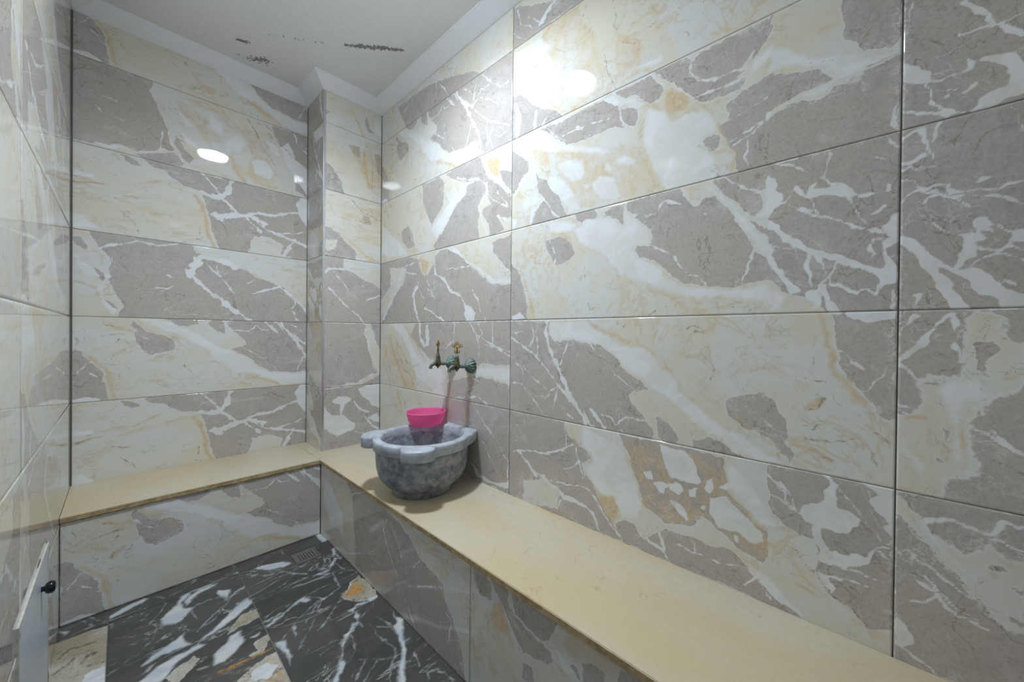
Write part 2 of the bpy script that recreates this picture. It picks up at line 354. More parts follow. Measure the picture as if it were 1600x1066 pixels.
# ------------------------------------------------------------------ veining of the tile faces; a tan streak below the taps paints the bowl's reflection (millimetres in each tile)
FACES_TXT = '''
A
g -21,399 219,395 220,340 257,311 316,317 383,316 452,304 492,285 524,258 549,220 579,206 620,196 637,174 653,162 615,156 592,156 577,138 580,114 604,90 627,72 644,48 660,41 666,21 656,-13 -16,-11
g 673,79 702,63 743,35 753,27 738,-1 687,-6 674,38
g 786,29 827,39 866,40 887,26 903,11 935,-8 786,-5
g 872,156 901,171 940,180 966,190 996,172 1003,148 1017,125 1028,85 1021,63 1032,36 1029,8 1015,28 997,45 979,63 960,68 941,81 918,82 894,105 877,111
w 219,392 396,389 452,353 491,342 542,309 613,305 657,280 684,240 715,222 731,193 751,170 808,119 856,89 902,70 942,46 997,24 1015,15 1036,4 980,-2 935,1 903,11 866,40 826,46 771,85 722,127 670,156 637,174 620,196 579,206 549,220 524,258 492,285 452,304 383,316 316,317 257,311 220,340
v5.9 10,324 69,290 125,265 179,227 231,178 264,143 304,109 327,87
v8.8 207,392 203,346 221,294 254,238 279,182 311,135 342,83 380,39 401,7
v9.3 422,63 449,38 480,0
v5.9 394,47 415,15 436,1
v3.4 114,393 142,333 107,291
v2.7 159,393 151,339 161,293 161,253
v2.5 320,313 294,265 279,220
v2.8 415,309 439,277 473,267 486,233 519,201 556,177 592,158
v4.2 11,225 61,199 85,167
v2 80,201 136,164 215,112
v4.1 13,122 71,127 100,99 137,83 190,83 207,65
v2.7 100,99 155,52 191,17 229,-7
v3.9 280,138 232,107 207,78
v3.2 280,132 257,84 241,37
v2.8 469,53 502,47 527,28 558,0
v1.6 533,24 569,57 605,50 638,57
v2.4 407,97 428,88
v1.9 281,62 339,15
v2.1 30,342 68,353 97,342
v3.6 668,73 674,38 672,1
o9.1 403,392 438,371 472,353 517,342 554,320 578,318
o4.3 601,326 610,305
o3.1 641,293 660,280
o3 694,262 702,242 715,225
o2.6 661,228 684,230 705,234
o2.5 731,198 746,180 746,170
o2.4 805,172 830,151 860,134
o4.3 945,69 968,60 979,54
o6.2 902,124 918,99 934,76
d1.4 777,320 801,296 824,268 842,241 838,208
d1.4 763,363 781,371 814,358 814,349 782,349
d2.2 522,390 526,370
d2.8 565,389 553,364
o4 688,338 719,364 738,378
o10 1086,394 1097,354 1102,315 1110,268 1123,242 1138,217 1155,196 1166,186
g 1103,395 1114,370 1117,323 1121,285 1133,239 1156,211 1179,184 1187,163 1205,148 1222,152 1219,401 1165,399
w 1134,400 1137,387 1165,375 1192,383 1219,386 1219,401
v1.8 1209,280 1201,271 1203,253 1191,241 1178,232 1167,216 1158,211
v1.5 1123,304 1138,293 1144,278 1161,268
d2 1075,294 1077,262
d2 1026,263 1046,248 1063,237 1091,230 1127,216
d2 1034,152 1040,165 1060,172 1064,148 1089,160 1095,188 1079,190
d2 1041,128 1058,111 1071,97 1086,120
d1.2 1058,82 1111,81 1169,101
d2.2 1169,93 1177,76 1194,40
d1.6 1090,49 1115,39
o2.7 1110,140 1125,138
d1.1 1187,123 1211,105
o8.8 1060,152 1089,176
o7.2 1038,66 1081,55 1106,37
v2.3 1158,211 1145,223
o3.4 979,58 1001,37 1005,13
v3.8 978,118 1000,88 1021,63
D
g -16,407 305,400 321,349 359,332 396,316 431,288 389,254 397,206 411,224 439,190 460,143 500,99 526,73 569,23 462,22 79,22 -10,23
v5.3 17,220 76,233 158,248 218,255 283,285 344,314
v6.8 56,229 114,187 168,147
v2.5 305,400 310,304
v2.4 359,308 375,263 390,204
w 380,394 470,378 522,360 559,340 589,292 595,277 619,230 631,175 637,155 620,155 615,105 597,110 550,99 531,143 524,169 473,159 446,186 418,208 389,248 431,276 424,298 388,326
o3.7 329,376 340,353 359,326 402,335
o4.7 430,370 464,377
c 96,107 228,150 286,115 271,47 179,36 97,31
v7.8 104,198 159,164 228,137 278,119 301,107
v3.6 237,152 309,153 376,169 419,166 446,145 474,107
v7.2 302,101 362,107 413,99 441,78 461,33
v5.1 271,47 294,86
v4.5 474,107 507,72 538,50 563,23
v1.8 382,258 346,225 300,207
p 463,150 524,169 537,134 526,79 493,102
o5.8 439,184 460,161
o3.5 425,227 459,227 498,235 530,243
o2.8 491,262 523,253
o3.3 554,244 584,263
g 528,400 723,396 840,397 875,382 880,323 880,291 936,264 948,228 982,219 983,133 906,146 816,201 789,167 706,138 636,177 619,230 595,283 571,342
w 682,388 728,387 763,385 791,362 810,304 797,286 754,289 725,291 704,316 688,363
w 624,285 657,298 662,274 646,267
w 657,262 689,273 715,263 700,228 684,238
w 715,273 749,282 759,265 745,241 725,250
w 710,216 735,223 770,195 775,177 746,182
w 824,313 837,321 842,299 833,273 822,284
w 833,263 876,279 913,256 944,231 975,186 945,174 906,191 860,183 838,218
w 798,228 825,235 823,217
w 778,266 802,278 802,254 783,248
w 898,179 914,180 914,162 906,159
w 875,386 924,358 947,325 966,300 996,266 1014,247 1003,231 982,227 960,228 936,264 905,285 892,300 855,298 880,323
w 816,201 861,160 898,133 927,118 983,107 1019,69 1053,36 1063,21 1037,32 984,52 946,91 906,132 861,146
t 558,389 703,387 796,382 879,383 880,291 944,253 982,219 983,142 906,155 816,201 727,145 636,177 607,253
o6.4 594,369 618,299 636,240
o5.1 672,365 704,280
o4.8 796,382 815,310 820,236
o3.6 880,291 921,268 944,253 948,224
o3.7 838,208 865,180 906,155
o4.2 979,192 1032,162 1069,121
g 706,128 813,128 906,132 946,91 984,82 1012,61 1063,21 1020,19 984,22 883,26 728,22 563,20 532,76 556,101 598,99 627,72 638,60
v6.2 615,105 627,67 649,65 687,53 708,36 723,25
v3.6 631,164 659,147 683,119 694,82 702,54
v1.6 653,156 701,121
v3.7 742,90 785,83 822,84 857,84 899,95 923,101 946,87 969,62 984,39
v2.9 785,112 795,92
v2.4 821,141 857,131
v2.6 923,50 954,86
d1.8 862,67 879,24
v1.9 727,130 775,148 808,150 826,133
g 980,398 1081,403 1112,407 1217,406 1224,83 1179,59 1162,78 1145,95 1116,104 1097,122 1084,152 1093,180 1084,208 1077,237 1027,244 1014,247 996,266 981,283
w 1084,402 1112,399 1121,382 1122,352 1128,326 1148,322 1168,313 1163,296 1149,280 1132,262 1108,269 1089,274 1064,273 1047,296 1057,315 1082,325 1098,340 1097,360 1109,379 1106,390
w 1159,401 1192,384 1176,368 1181,348 1198,331 1213,322 1198,313 1214,293 1223,264 1221,404
w 1077,269 1095,272 1096,249 1105,217 1138,222 1172,232 1196,257 1175,215 1161,203 1115,185 1093,180 1087,213 1080,231
w 1087,158 1109,152 1124,120 1116,108 1097,122
v2.5 980,368 1002,353 1013,335 1013,314 1044,295
v2.1 1005,358 1026,331 1037,305
v2.5 981,321 1002,315 1027,298
v1.5 1118,386 1142,354 1171,318 1198,280 1214,275
v1.8 1196,257 1214,266
v1.5 1112,184 1135,190 1155,191 1172,184 1194,181
v1.5 1115,150 1136,158 1156,161 1178,164
v1.1 1196,250 1214,239
d2 1021,200 1045,188 1065,168 1084,148 1100,124 1119,105 1145,95 1162,81 1179,60
d1.8 1189,368 1197,360
d1.5 1170,355 1187,338
E
t 168,402 227,421 336,396 366,330 424,251 452,120 479,62 340,156 221,245 178,332
t 515,196 599,134 617,93 577,49 530,38 504,106
g -6,200 53,182 164,75 249,34 289,-1 342,-3 165,1 -3,-7
w 15,163 55,91 46,11 17,0
v6.7 138,79 130,8
v3.3 199,34 174,-2
o7.8 100,182 155,125 224,63 281,15 334,6
o11.3 177,371 227,402 337,383 358,407
o5.5 229,273 301,206 397,153 452,120
o4.8 278,185 452,120 472,88
d2.3 492,327 505,285 502,236 515,196
d1.8 366,342 387,372
d3 323,262 367,257 396,266 409,282
d3.4 162,274 99,250
d2.7 540,155 576,125 599,134 594,94 565,104
o8.7 534,163 599,113
d1.7 458,169 479,84 512,2
w 577,38 634,43 677,47 687,16 612,22
o6.5 536,13 589,22 645,6
d2.5 245,284 285,251 286,232
d2.5 737,81 761,58
d3.8 769,156 824,121
o2.6 654,147 706,133
o3.7 851,33 876,10
o2.3 820,31 847,19
w 12,383 88,371 160,374 220,310 179,279 108,300 52,258 14,220
E3
g -11,193 336,32 391,-13 -8,-7
v9.2 159,27 185,52 226,73
v4.2 19,161 49,88 115,38
v3.4 87,102 159,27
v4.2 1,73 50,26
F
g -2,361 182,240 185,-32 -8,-27
w 1,142 22,128 42,111 46,95 32,94 2,104
v3 44,92 60,87 74,90 93,90 104,91
w 98,112 110,104 106,90 99,90
v3.4 32,94 40,70 45,44 59,25 74,10 94,4
w 40,53 52,45 63,26 96,5 77,3 59,22 42,42
v2.4 1,45 26,31 75,5
w 114,112 154,98 159,77 169,66 170,8 137,6 98,-4 98,9 109,18 111,33 147,33 146,58 136,82 126,93 114,102
v6.4 92,228 113,196 137,166 168,130
v2.9 168,173 145,165 125,166 107,162 84,171
v1.4 16,280 6,261 10,230 6,215
v1.3 70,46 88,39 104,55
v1 67,58 81,56
o2.8 146,43 154,33
o2.9 122,105 132,103
o2.6 107,9 127,10
g 137,3 166,9 170,-2 137,0
G
g -9,445 184,429 189,-55 -3,-56
w -2,385 29,395 32,391 17,382 -2,375
v1.4 31,393 41,360 53,312
v2.7 56,397 55,376 50,360
v1.2 151,397 159,363 170,343
v4.9 -1,323 18,323 34,335
v3.5 -1,307 15,313 32,301
v1.7 32,311 53,303
v4 -1,289 13,282 25,265 42,260 58,265 72,259 83,243 109,237 139,234 155,239 171,245
v5.3 72,259 79,241
v4.2 -1,239 8,255 28,261 42,250 54,251
v2.3 38,230 45,241 61,242 72,234 109,227 133,221 172,202
v1.6 83,227 98,211
v1.7 -1,211 26,197 55,176 97,148
w -2,168 19,154 44,123 67,99 89,83 110,81 135,56 147,36 174,22 174,-3 146,-2 132,21 111,39 89,70 67,89 58,94 79,58 94,30 107,-2 82,-1 68,35 44,81 20,123 -1,143
o1.7 0,143 20,119 44,78 68,32 82,3
w 109,185 126,186 140,169 130,168 138,150 126,156 120,160 128,136 112,136 118,112 102,101 89,83 80,86 95,119 99,138 96,155 105,150 116,151 107,175
v2.2 140,167 161,151 173,147
w 157,153 173,150 173,129 161,134
v3.2 161,143 150,123 138,112 120,102 100,82
v1.9 138,111 173,91
v1.3 118,125 138,116 156,122 173,111
w 110,272 129,265 127,259 115,256 106,255
v1 127,262 143,259
v1.2 145,55 159,44
v1.4 21,35 35,37 28,14
H
g -6,408 189,400 194,-52 -1,-58
v6.2 75,385 62,368 46,341 27,316 5,290
v6.3 0,285 13,266 28,250 47,246
v5.3 79,391 84,354 82,324 89,291
v2.1 2,344 17,368 29,389
v1.8 2,369 14,375
c 99,371 109,390 132,393 142,373 136,361 152,345 175,327 176,238 153,226 134,214 120,203 118,177 108,156 112,134 115,111 115,79 109,61 74,39 73,4 0,0 -2,165 29,180 43,199 35,222 35,236 47,255 92,259 98,289 89,295 97,338 97,361
w 70,247 113,260 134,224 120,203 103,207 93,173 104,109 94,74 83,104 86,155 73,183 61,225
w 5,130 25,92 49,62 37,39 5,87
o4.5 118,374 132,383
o2.8 17,164 43,165
o6.2 48,138 51,111
o4.6 100,134 102,109
o5.6 153,264 172,278
o2.8 10,95 39,84
g 106,338 138,339 141,320 119,296 121,274 106,279 108,315
g 148,383 161,392 174,391 175,330 164,330 148,345
g 90,189 95,173 88,169
g 69,149 84,145 82,121 71,129
g 62,100 72,78 63,80
g 103,210 116,196 116,180
g 61,212 70,203 74,185 64,195
d1.3 106,328 120,338 139,331 110,319
d1 108,333 122,326
d0.9 148,334 169,335
d1.7 61,263 67,272 81,271 91,278
d1.4 42,241 61,239
d1.3 108,299 121,293
v1.6 110,156 133,150 154,133 177,116
v1.2 138,161 177,113
d1 129,143 137,139
d0.9 135,103 178,79
v1.1 -1,193 24,190 43,192
v1.8 -1,179 14,174
I
g -4,410 193,405 197,59 1,-2
c 0,389 14,379 26,362 46,348 55,330 69,315 83,300 96,292 115,307 131,326 139,320 157,308 180,314 181,177 159,171 139,192 118,214 96,243 74,266 58,284 39,307 22,332 0,357
g 125,288 147,298 161,285 146,278 132,278
g 161,263 180,257 180,244 163,255
g 156,204 181,199 181,183 164,193
d1.3 3,347 22,329 41,305 60,281 79,262 97,240 118,214 139,189 155,172
w 46,351 73,361 106,355 133,352 143,375 156,383 179,379 179,373 156,374 147,364 145,347 123,349 91,353 64,351 48,338
v1.6 137,341 157,336 179,331
v2.8 3,265 13,251 25,242
v3.4 25,260 28,233 33,214 52,202 66,191 75,176 91,174 97,164 114,160 137,161
v1.7 8,268 23,269 40,252 61,244 79,228 97,216 114,212
v1.7 37,233 61,210 86,188 106,175 127,170
v1.4 24,160 50,170 64,187
o3.2 134,273 148,266
w 26,366 51,332 85,284 128,251 118,240 74,280 39,321
v1.7 13,60 34,47 69,24
w 2,116 18,107 30,92 31,71 16,58 3,58
C
t 567,105 648,87 686,194 633,267 686,317 733,212 791,96 767,10 649,12 582,37
t 331,345 380,351 470,289 539,193 471,184 393,255
g -3,404 261,400 252,355 284,257 308,193 332,112 338,81 296,70 251,40 201,26 164,35 143,35 63,7 -2,11
g 344,175 381,106 419,60 393,34 368,51 338,115
v5.7 255,357 278,303 302,232 308,185
w 63,15 143,35 174,27 201,22 143,12 97,2
v4.9 201,26 251,44 290,68 338,77
v2.5 293,155 290,72
v5.7 261,376 307,333 313,237
v5.8 308,193 332,112 368,34
v3.8 67,196 92,173
v1.5 92,245 137,240
o6.6 308,202 320,124 338,106
o5.5 490,394 538,363 595,316 648,264 686,222
w 337,314 393,272 424,235 380,216
w 470,341 538,310 532,226 470,254
w 539,211 610,286 648,236 611,166 546,151
w 343,217 471,114 381,131
d4.8 639,391 686,317 733,212 783,161
d4.9 685,383 765,320 850,265 885,238
d3.9 725,390 790,340
g 757,394 966,401 968,-2 895,39 850,215 798,295
v6.1 884,389 902,335 966,288
d3.4 356,168 377,164
d3.4 356,147 384,137
g 190,10 338,73 368,34 365,12 262,-32 228,0
w 663,148 734,173 783,103 750,54 679,69
w 725,304 807,268 816,213 758,221
w 807,268 849,325 894,231 967,184 968,8 850,155
o12.9 582,91 611,28 641,0
o9.4 648,236 671,188
o11.6 711,22 792,27
o7.2 451,194 511,147 575,125 597,51
B
g 223,398 262,368 297,363 332,329 381,311 439,298 459,256 475,191 486,114 503,46 527,-7 643,-10 677,43 828,11 971,-17 968,408 344,408
c 666,41 681,101 752,115 827,71 811,-1 651,1
g 143,400 174,396 196,380 223,362 190,355 164,369
v10.8 439,294 485,286 533,295 561,330 575,380 575,398
v6.2 451,402 492,345 526,311
v8.3 526,293 583,236 635,212 712,136
v12.9 499,188 527,177 576,202 650,221 728,187
v7.9 650,235 727,245 784,249 852,281 923,309 969,315
v4.8 673,203 752,144
v10 752,154 810,137 870,119 970,92
v5 768,148 870,154 969,191
v9 888,123 845,44 828,1
w 922,401 968,403 969,201 923,273 895,358
o14 419,271 452,220 466,144 473,76 500,1
d4.4 440,103 440,60
d3.5 420,39 466,22
d3 0,245 35,242 73,243
d3.7 0,223 26,217 73,224 113,229
o8.9 0,216 98,228
o3.8 59,145 98,171
o3 35,35 64,46 91,37
o3.8 69,65 78,38
o3.7 16,104 28,100
d2.3 108,311 138,283
d2.3 128,180 191,158
d3.1 149,124 175,91 197,65 207,20
o5.6 196,262 285,306
w -2,77 35,72 74,37 93,11 -2,5
w -2,273 73,269 73,239 -2,244
C2
g 109,292 79,332 50,401 208,404 346,403 408,398 447,357 473,335 528,335 585,307 651,298 690,260 754,244 837,213 890,158 926,120 973,60 973,-8 140,-4 158,51 129,142 109,201 119,256
g -2,361 31,368 50,327 40,310 8,334
g 74,234 109,193 99,169 64,210
g 94,93 140,50 135,26 104,55
v5.6 69,316 103,345 149,353 202,379 263,379 298,377 346,394
v3.1 74,328 118,351 186,372
v2.3 119,294 116,247 109,201
v9.2 109,201 104,170 94,138 99,63 124,26
v6.2 109,170 134,96 153,51 140,19
w -1,288 50,260 89,191 50,171 22,219
o6 74,309 89,289 94,252
o3.1 109,155 129,103
v17.3 440,330 408,273 408,239
v12.6 447,339 500,335 556,330 599,309
v10.8 408,239 461,175 515,127 586,59 664,-2
v5.4 453,323 514,252 585,160
v4.3 408,393 440,356
v3.6 514,315 511,270
v7.8 675,159 754,195 812,221
v6.1 812,221 899,118 873,86 909,16
v9.2 837,193 926,120 973,29
v3.8 644,222 690,255
v2.5 270,156 310,152 334,171
v3.3 316,227 337,209
d2.4 219,263 244,210 219,151 219,95
d3 26,260 50,245
d2.2 31,235 52,223
o6.7 8,159 74,136
BP3
g -4,86 35,66 -4,33
o9.8 162,148 186,102 211,39 244,4
o3.9 20,143 71,160
g 259,159 277,75 302,53 268,39 243,78
w 293,149 362,163 363,35 311,56
BP2
t 133,319 228,307 261,386 364,393 366,102 280,93 229,160 188,252
g 141,314 212,334 220,255 188,260
o24.9 245,297 246,182 280,93
g -2,167 52,140 97,85 120,13 128,-9 -1,4
v3.1 23,115 52,101 38,50
d2.5 244,387 278,309 295,232 297,73
g 303,319 364,324 366,171 330,193
BP1
t 215,350 367,357 369,168 299,230 232,256
o5.8 91,184 153,117 217,64 283,17 344,10
o11.8 250,37 335,13
g 1,187 92,152 137,106 193,52 193,-5 2,-12
c 19,99 77,102 63,45 19,37
g 231,297 281,301 290,245 248,244
d3.3 98,256 152,262 207,255 273,241 360,192
d4.2 159,384 199,346 248,310 315,293 368,288
d3.4 272,366 298,314 333,272
d3.3 231,281 265,247
d2.3 39,369 75,376
BP0
g 3,281 42,325 131,329 194,313 268,273 372,233 374,-8 5,-18
g 2,400 123,408 116,343 34,331 3,289
v5.6 3,239 94,151 172,76 253,1
v3.2 56,315 109,255 171,173
v4 34,324 108,342 146,335
v5.9 252,147 294,162 372,194
v3.3 235,236 268,256
BPm1
g 1,401 266,393 254,347 279,272 297,171 315,102 341,75 273,46 199,15 136,17 61,0 4,-10
v6.7 270,381 258,347 280,255 297,179 332,144 341,92
v4.2 253,401 266,385
v4.9 341,75 281,54 199,15 129,9 83,-10
v4.2 288,297 349,186
o5.1 306,128 332,92
v3.2 75,180 93,159
g 199,-10 341,58 368,64 368,-18
g 287,398 365,409 367,211 322,297
BPm2
g 4,398 368,404 371,92 243,-1 6,13
w 54,315 91,350 145,335 176,315 129,289 115,227 146,206 201,148 193,117 146,117 100,102 9,159 8,282 62,227 107,220 99,293 62,306
w 207,377 273,396 368,395 370,231 300,258 282,294 240,332
v4 9,155 93,100 170,125 218,96 251,81
v6.6 192,305 217,253 283,218
v6.8 258,188 301,131 353,96
w 267,179 343,200 371,136 309,155
L3
g 340,-46 261,77 213,160 424,158 520,153 635,137 778,93 886,62 967,36 1007,6 1035,5 1099,-2 1233,7 1234,-16 562,-25
v4.6 465,162 366,129 277,95
v4.9 636,123 637,66 644,7
v2.8 673,99 756,8
v4.3 424,158 533,154 660,126 800,89
d2.7 754,144 799,129
L1
g 499,393 669,400 717,346 719,237 660,195 600,148 548,212 514,284
g 913,287 953,292 1029,278 1057,243 1067,217 1030,196 998,167 1013,120 1004,73 1019,-3 651,-8 614,22 674,68 744,124 788,175 852,219 903,245
g 728,390 849,408 1009,402 1074,292 1137,234 1232,152 1241,61 1181,50 1139,82 1190,14 1097,-4 1078,59 1032,116 1040,139 1103,148 1067,193 1075,238 1029,284 923,304 829,329
g 1149,289 1202,284 1239,257 1240,167 1170,231
p 1073,370 1152,340 1145,261 1101,296 1056,339
v5.8 1083,290 1154,229 1240,148
v7.2 1066,259 1067,199 1012,157 1032,92 1070,13
v2.3 1067,199 1138,152 1205,114
v2.3 1137,199 1213,118
v6.9 1139,82 1189,60 1242,38
v6.3 829,342 922,316 1001,295
g 265,169 355,191 399,130 429,50 357,46 282,104
v3 370,150 415,67
d3.3 59,256 103,215
d3.3 120,212 129,177
o3.8 312,99 343,56
d3 467,288 453,246
d3 427,155 455,179 496,164
o9.8 100,379 151,343
w 7,266 120,195 251,109 358,15 123,23 10,63
w 625,147 719,210 797,258 892,305 913,255 809,196 721,101 650,58 588,111
L0
g -2,412 382,395 481,367 482,322 537,272 576,283 614,321 626,363 699,395 814,391 901,313 952,281 1087,181 1240,156 1243,-15 5,0
g 1111,370 1237,389 1240,207 1182,254 1112,322
c 131,354 323,333 294,249 200,184 66,67 5,9 2,154 133,230
v11.5 277,322 232,222 134,131 49,33
v5.3 324,309 441,289 470,234 443,184
v10.6 456,213 414,170 430,93 474,2
v4.4 482,322 551,242 642,134
v8.1 626,363 640,269 713,234 772,174 872,127 925,66 946,-5
w 894,93 955,71 985,39 976,-8 916,-8
v3.1 954,167 1014,100 1024,50 1080,-7
v3.3 748,282 848,274 942,282
v7.1 540,82 606,57 729,5
d3.1 952,281 1011,243 1073,206
w 734,396 814,398 921,317 1021,261 1113,202 1240,190 1240,156 1096,177 952,281 847,346
v2.2 484,188 526,141
v2.2 552,198 617,150
p 481,371 575,341 550,278 510,304
o3 382,388 509,356
v4 131,354 292,344 440,357
d2.9 1103,323 1181,271 1231,219
Lm1
t 33,340 204,325 332,209 451,93 452,3 143,2 55,129
g 446,402 1243,399 1246,198 1028,190 929,183 709,177 584,198 517,231 390,319
w 970,173 1120,183 1246,195 1247,112 1120,130 990,131
g 960,135 1120,124 1247,112 1249,-10 912,-12 770,-7 757,77
o19.3 138,316 173,218 240,124 365,1
d3.3 69,290 89,189 142,93 143,2
d4 138,299 207,187 272,110 335,5
d3.9 172,316 301,223 348,147 438,9
d4 237,277 206,219 287,159 334,84
d3.8 333,169 421,144 491,156
d3.8 303,113 393,96 479,43
w 102,407 298,397 375,318 448,229 559,160 662,54 587,39 451,78 422,136 362,225 284,317
o7.6 298,389 389,334 448,282 518,209
w 518,172 660,167 756,118 710,59 747,1 651,3 561,36
v10.4 487,398 489,320 544,262
v14.5 568,379 570,292
v4 820,394 810,297 743,261
v4.8 946,392 997,338 1091,302 1170,263 1245,235
v3 1116,396 1118,303 1100,291
v5 997,332 1017,276 1018,226
v5 1006,391 1044,345 997,313
v3 1054,296 1237,257
v3.3 768,105 878,121 930,145
v2.5 980,124 1029,103
v5 911,21 1011,33 1095,1
v3.9 826,4 901,13 962,46
v3.4 1227,110 1232,31
o9 955,141 941,56 922,-10
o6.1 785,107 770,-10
Lm2
g 736,409 1246,405 1251,21 729,38 677,243
d4.2 139,399 193,286 293,234
d4.1 241,409 307,318 355,260
d4.1 291,365 339,298
o13.2 225,399 292,259
d3.2 399,393 370,334
d3.1 444,367 488,326
o5.1 70,261 243,293
v4.9 965,400 1031,342 1098,290 1163,228 1224,164 1229,100
v3.1 1052,224 1119,145 1183,76
w 953,119 1035,67 1120,46 1217,67 1246,105 1247,46 1130,37 1015,43
v3.5 1238,398 1239,327
o8 928,385 918,331 919,284
o5.6 784,394 773,329
N1
g 341,393 418,410 624,409 744,391 854,374 954,340 1024,294 1088,286 1129,275 1179,258 1189,213 1226,177 1271,120 1315,-11 461,15 440,192 419,340
v5.2 400,335 542,396 624,402
v5.2 773,353 739,286 761,253 831,168 909,94 971,37 997,13
v3.2 801,342 855,290 932,193
v3.1 343,317 402,256 385,124 461,45
v2.4 979,233 1024,282
d4.2 129,399 175,351 220,280
o6.2 39,163 112,108
d3.2 261,367 380,376
d1.6 1196,365 1215,340
w 61,320 153,320 305,224 327,102 157,107 39,198
o7.1 854,387 1022,366 1128,360 1267,385
v4.7 1003,182 1047,185 1110,220 1169,242
v2.9 1088,298 1139,274 1150,250
v3.2 1189,174 1227,150 1218,101 1237,58 1289,46
v4.6 439,269 440,176 459,122 479,53
v3.9 373,247 385,132 405,61 461,30
N2
t 370,363 432,422 500,419 561,414 531,388 494,356 433,351 389,330
g 10,417 64,416 93,384 100,330 71,322 42,325 17,349
g 11,342 21,291 9,262
g 70,419 168,418 173,388 174,360 194,338 247,321 292,315 330,305 343,296 327,267 293,259 248,253 229,241 190,296 164,304 132,346 99,379
g 198,418 250,418 345,416 346,375 322,335 301,317 256,326 199,340 178,387
g 522,382 561,411 595,414 595,364 517,339
g 426,340 468,354 491,351 485,318 431,283
g 389,321 412,319 423,290 397,298
g 230,214 267,233 276,182 230,169
v2.2 64,409 93,380 127,351 159,316 185,287
v2.7 173,388 194,341 247,327 292,312 343,312
p 105,322 132,343 154,320 175,277 149,263 117,257 95,282
o4.3 175,274 191,240
o2.5 96,170 145,188 176,188 182,170
o2.7 44,159 68,168
o6.3 8,165 27,117 46,70
o1.8 119,124 135,126
o6 397,359 450,396
o4.1 432,413 484,390
d1.4 155,241 160,233
d1.5 112,228 123,219
d1.6 343,290 371,278
d1.7 210,251 229,241
w 346,330 382,320 409,299 420,282 359,280
w 349,396 373,402 346,356 326,331
FA
v3.6 160,1187 143,1140 105,1084 125,1039 124,1008 105,964 65,910 35,897 2,877
w 133,1031 185,1009 237,1064 229,1086 215,1088 205,1151 237,1172 226,1214 199,1199 180,1138 151,1107 127,1072
w 255,1197 302,1191 330,1192 310,1167 262,1160 216,1100 205,1151
v5.5 238,1076 279,1086 308,1068 338,1022 366,1063 408,1078
w 312,1136 361,1098 338,1022 308,1068
v5.1 336,1010 296,976 263,949 230,904
v2.6 336,1010 286,937 240,915
w 170,915 193,933 197,885 210,840 181,842 132,846 82,828 79,849 118,881
w 224,846 273,880 313,920 362,970 402,982 404,924 359,895 319,865 259,840 217,823
g 357,884 409,879 409,816 360,810 305,802 330,842
w 245,725 280,756 307,788 340,785 343,718 313,680 274,656 242,665
g 332,631 361,638 359,680 400,688 398,658 369,610 338,619
w 348,723 389,732 378,701 351,710
w 77,775 119,806 159,818 192,821 222,828 245,793 202,791 159,763 118,707 63,751
w 70,790 101,826 116,827 99,792
g 126,722 158,747 199,765 212,732 181,696 152,670
w 209,700 240,684 230,669 204,692
g 265,516 314,560 362,579 409,577 412,342 326,406
w 325,549 370,553 393,510 358,479 321,504
o3.9 373,567 392,547
o6.3 358,479 387,432
o4.8 386,500 399,443
o9.9 260,619 324,612 387,609
v1.9 226,1051 232,970
FB
v3.3 1,56 48,68 93,72 126,78 157,30
w -1,58 52,89 108,97 111,66 52,38 -1,27
v2.8 172,35 213,42 259,85
v2.9 202,99 254,90 306,116
v3.8 358,27 397,53 399,104
w 362,15 400,33 404,3
v2.2 288,53 306,19
v2.1 118,115 167,107
FC
v4.1 65,105 121,85 172,70 187,74 181,20
w 353,122 389,132 390,-78 350,-79 349,10 345,36
FD
w 45,1198 90,1203 173,1161 201,1112 158,1103 88,1135
v4.6 3,1200 42,1184 102,1111 177,1074 232,1051
v5.2 34,1142 84,1088 126,1077 185,1005 230,932 289,902
v6.4 373,1097 342,990 297,946 271,974
v7.7 332,982 298,928 230,932
v4.6 332,963 350,872 381,821
v5.7 299,891 290,819 281,766 246,744 204,733
v5.9 204,733 174,793 137,791 98,779 51,767 8,765
w 163,819 176,762 144,756 134,781 96,769 44,739 2,715 4,747 62,768 131,811
v3.3 195,743 155,693 111,643
v2.5 199,738 154,656 122,608 53,535
v3.2 182,742 123,702 88,679 26,624
w 68,666 88,679 85,648 72,640 73,606 58,590 59,631
v5.3 323,751 270,703 226,655 171,601 133,573
v1.9 186,610 189,577
g 263,683 328,762 371,781 382,720 378,632 369,583 319,595 292,625
p 284,704 324,735 358,699 344,668 303,668 274,678
v8 355,584 315,586 285,592 260,579
v3.9 358,582 321,540 288,524 256,510
w 265,575 279,534 249,506 246,545
v8.3 249,506 209,481 169,439 146,377
w 143,371 156,348 126,327 87,288 62,299 116,355 152,408
v3.5 209,481 203,424 189,378 156,348
v2.5 253,502 255,464
v4.5 279,462 276,376 288,290 279,261 238,215 208,157
v3.3 183,337 207,316 237,283 274,252
v3.2 205,323 171,296 143,267
v3.2 222,286 197,268 162,238
v3.7 289,428 322,392 325,324
v2.5 310,488 331,383
w 367,440 384,384 348,320 320,246 277,181 233,114 213,136 271,224 301,267 321,328 326,388 347,389
w 379,477 375,431 350,409
v4.3 350,102 322,116 309,96
v2.7 340,96 355,72 356,29
v1.7 332,214 310,155
v1.7 70,488 109,484 170,470
w -1,633 39,615 36,563 31,519 15,465 14,538 3,589
FE
g 234,1236 307,1219 404,1181 410,792 261,954
d4 287,1092 313,1121 365,1105
d4.4 344,1013 364,1048 371,1030
d3.8 284,1008 312,1030 318,1051
d2.7 359,979 402,959
w 354,932 371,940 406,923 408,810 353,885
FF
v3.6 330,95 357,20 319,18 290,6
v3.1 350,98 372,50 385,13
w 273,89 305,54 289,18
FG
w 277,1230 324,1196 292,1173
A0
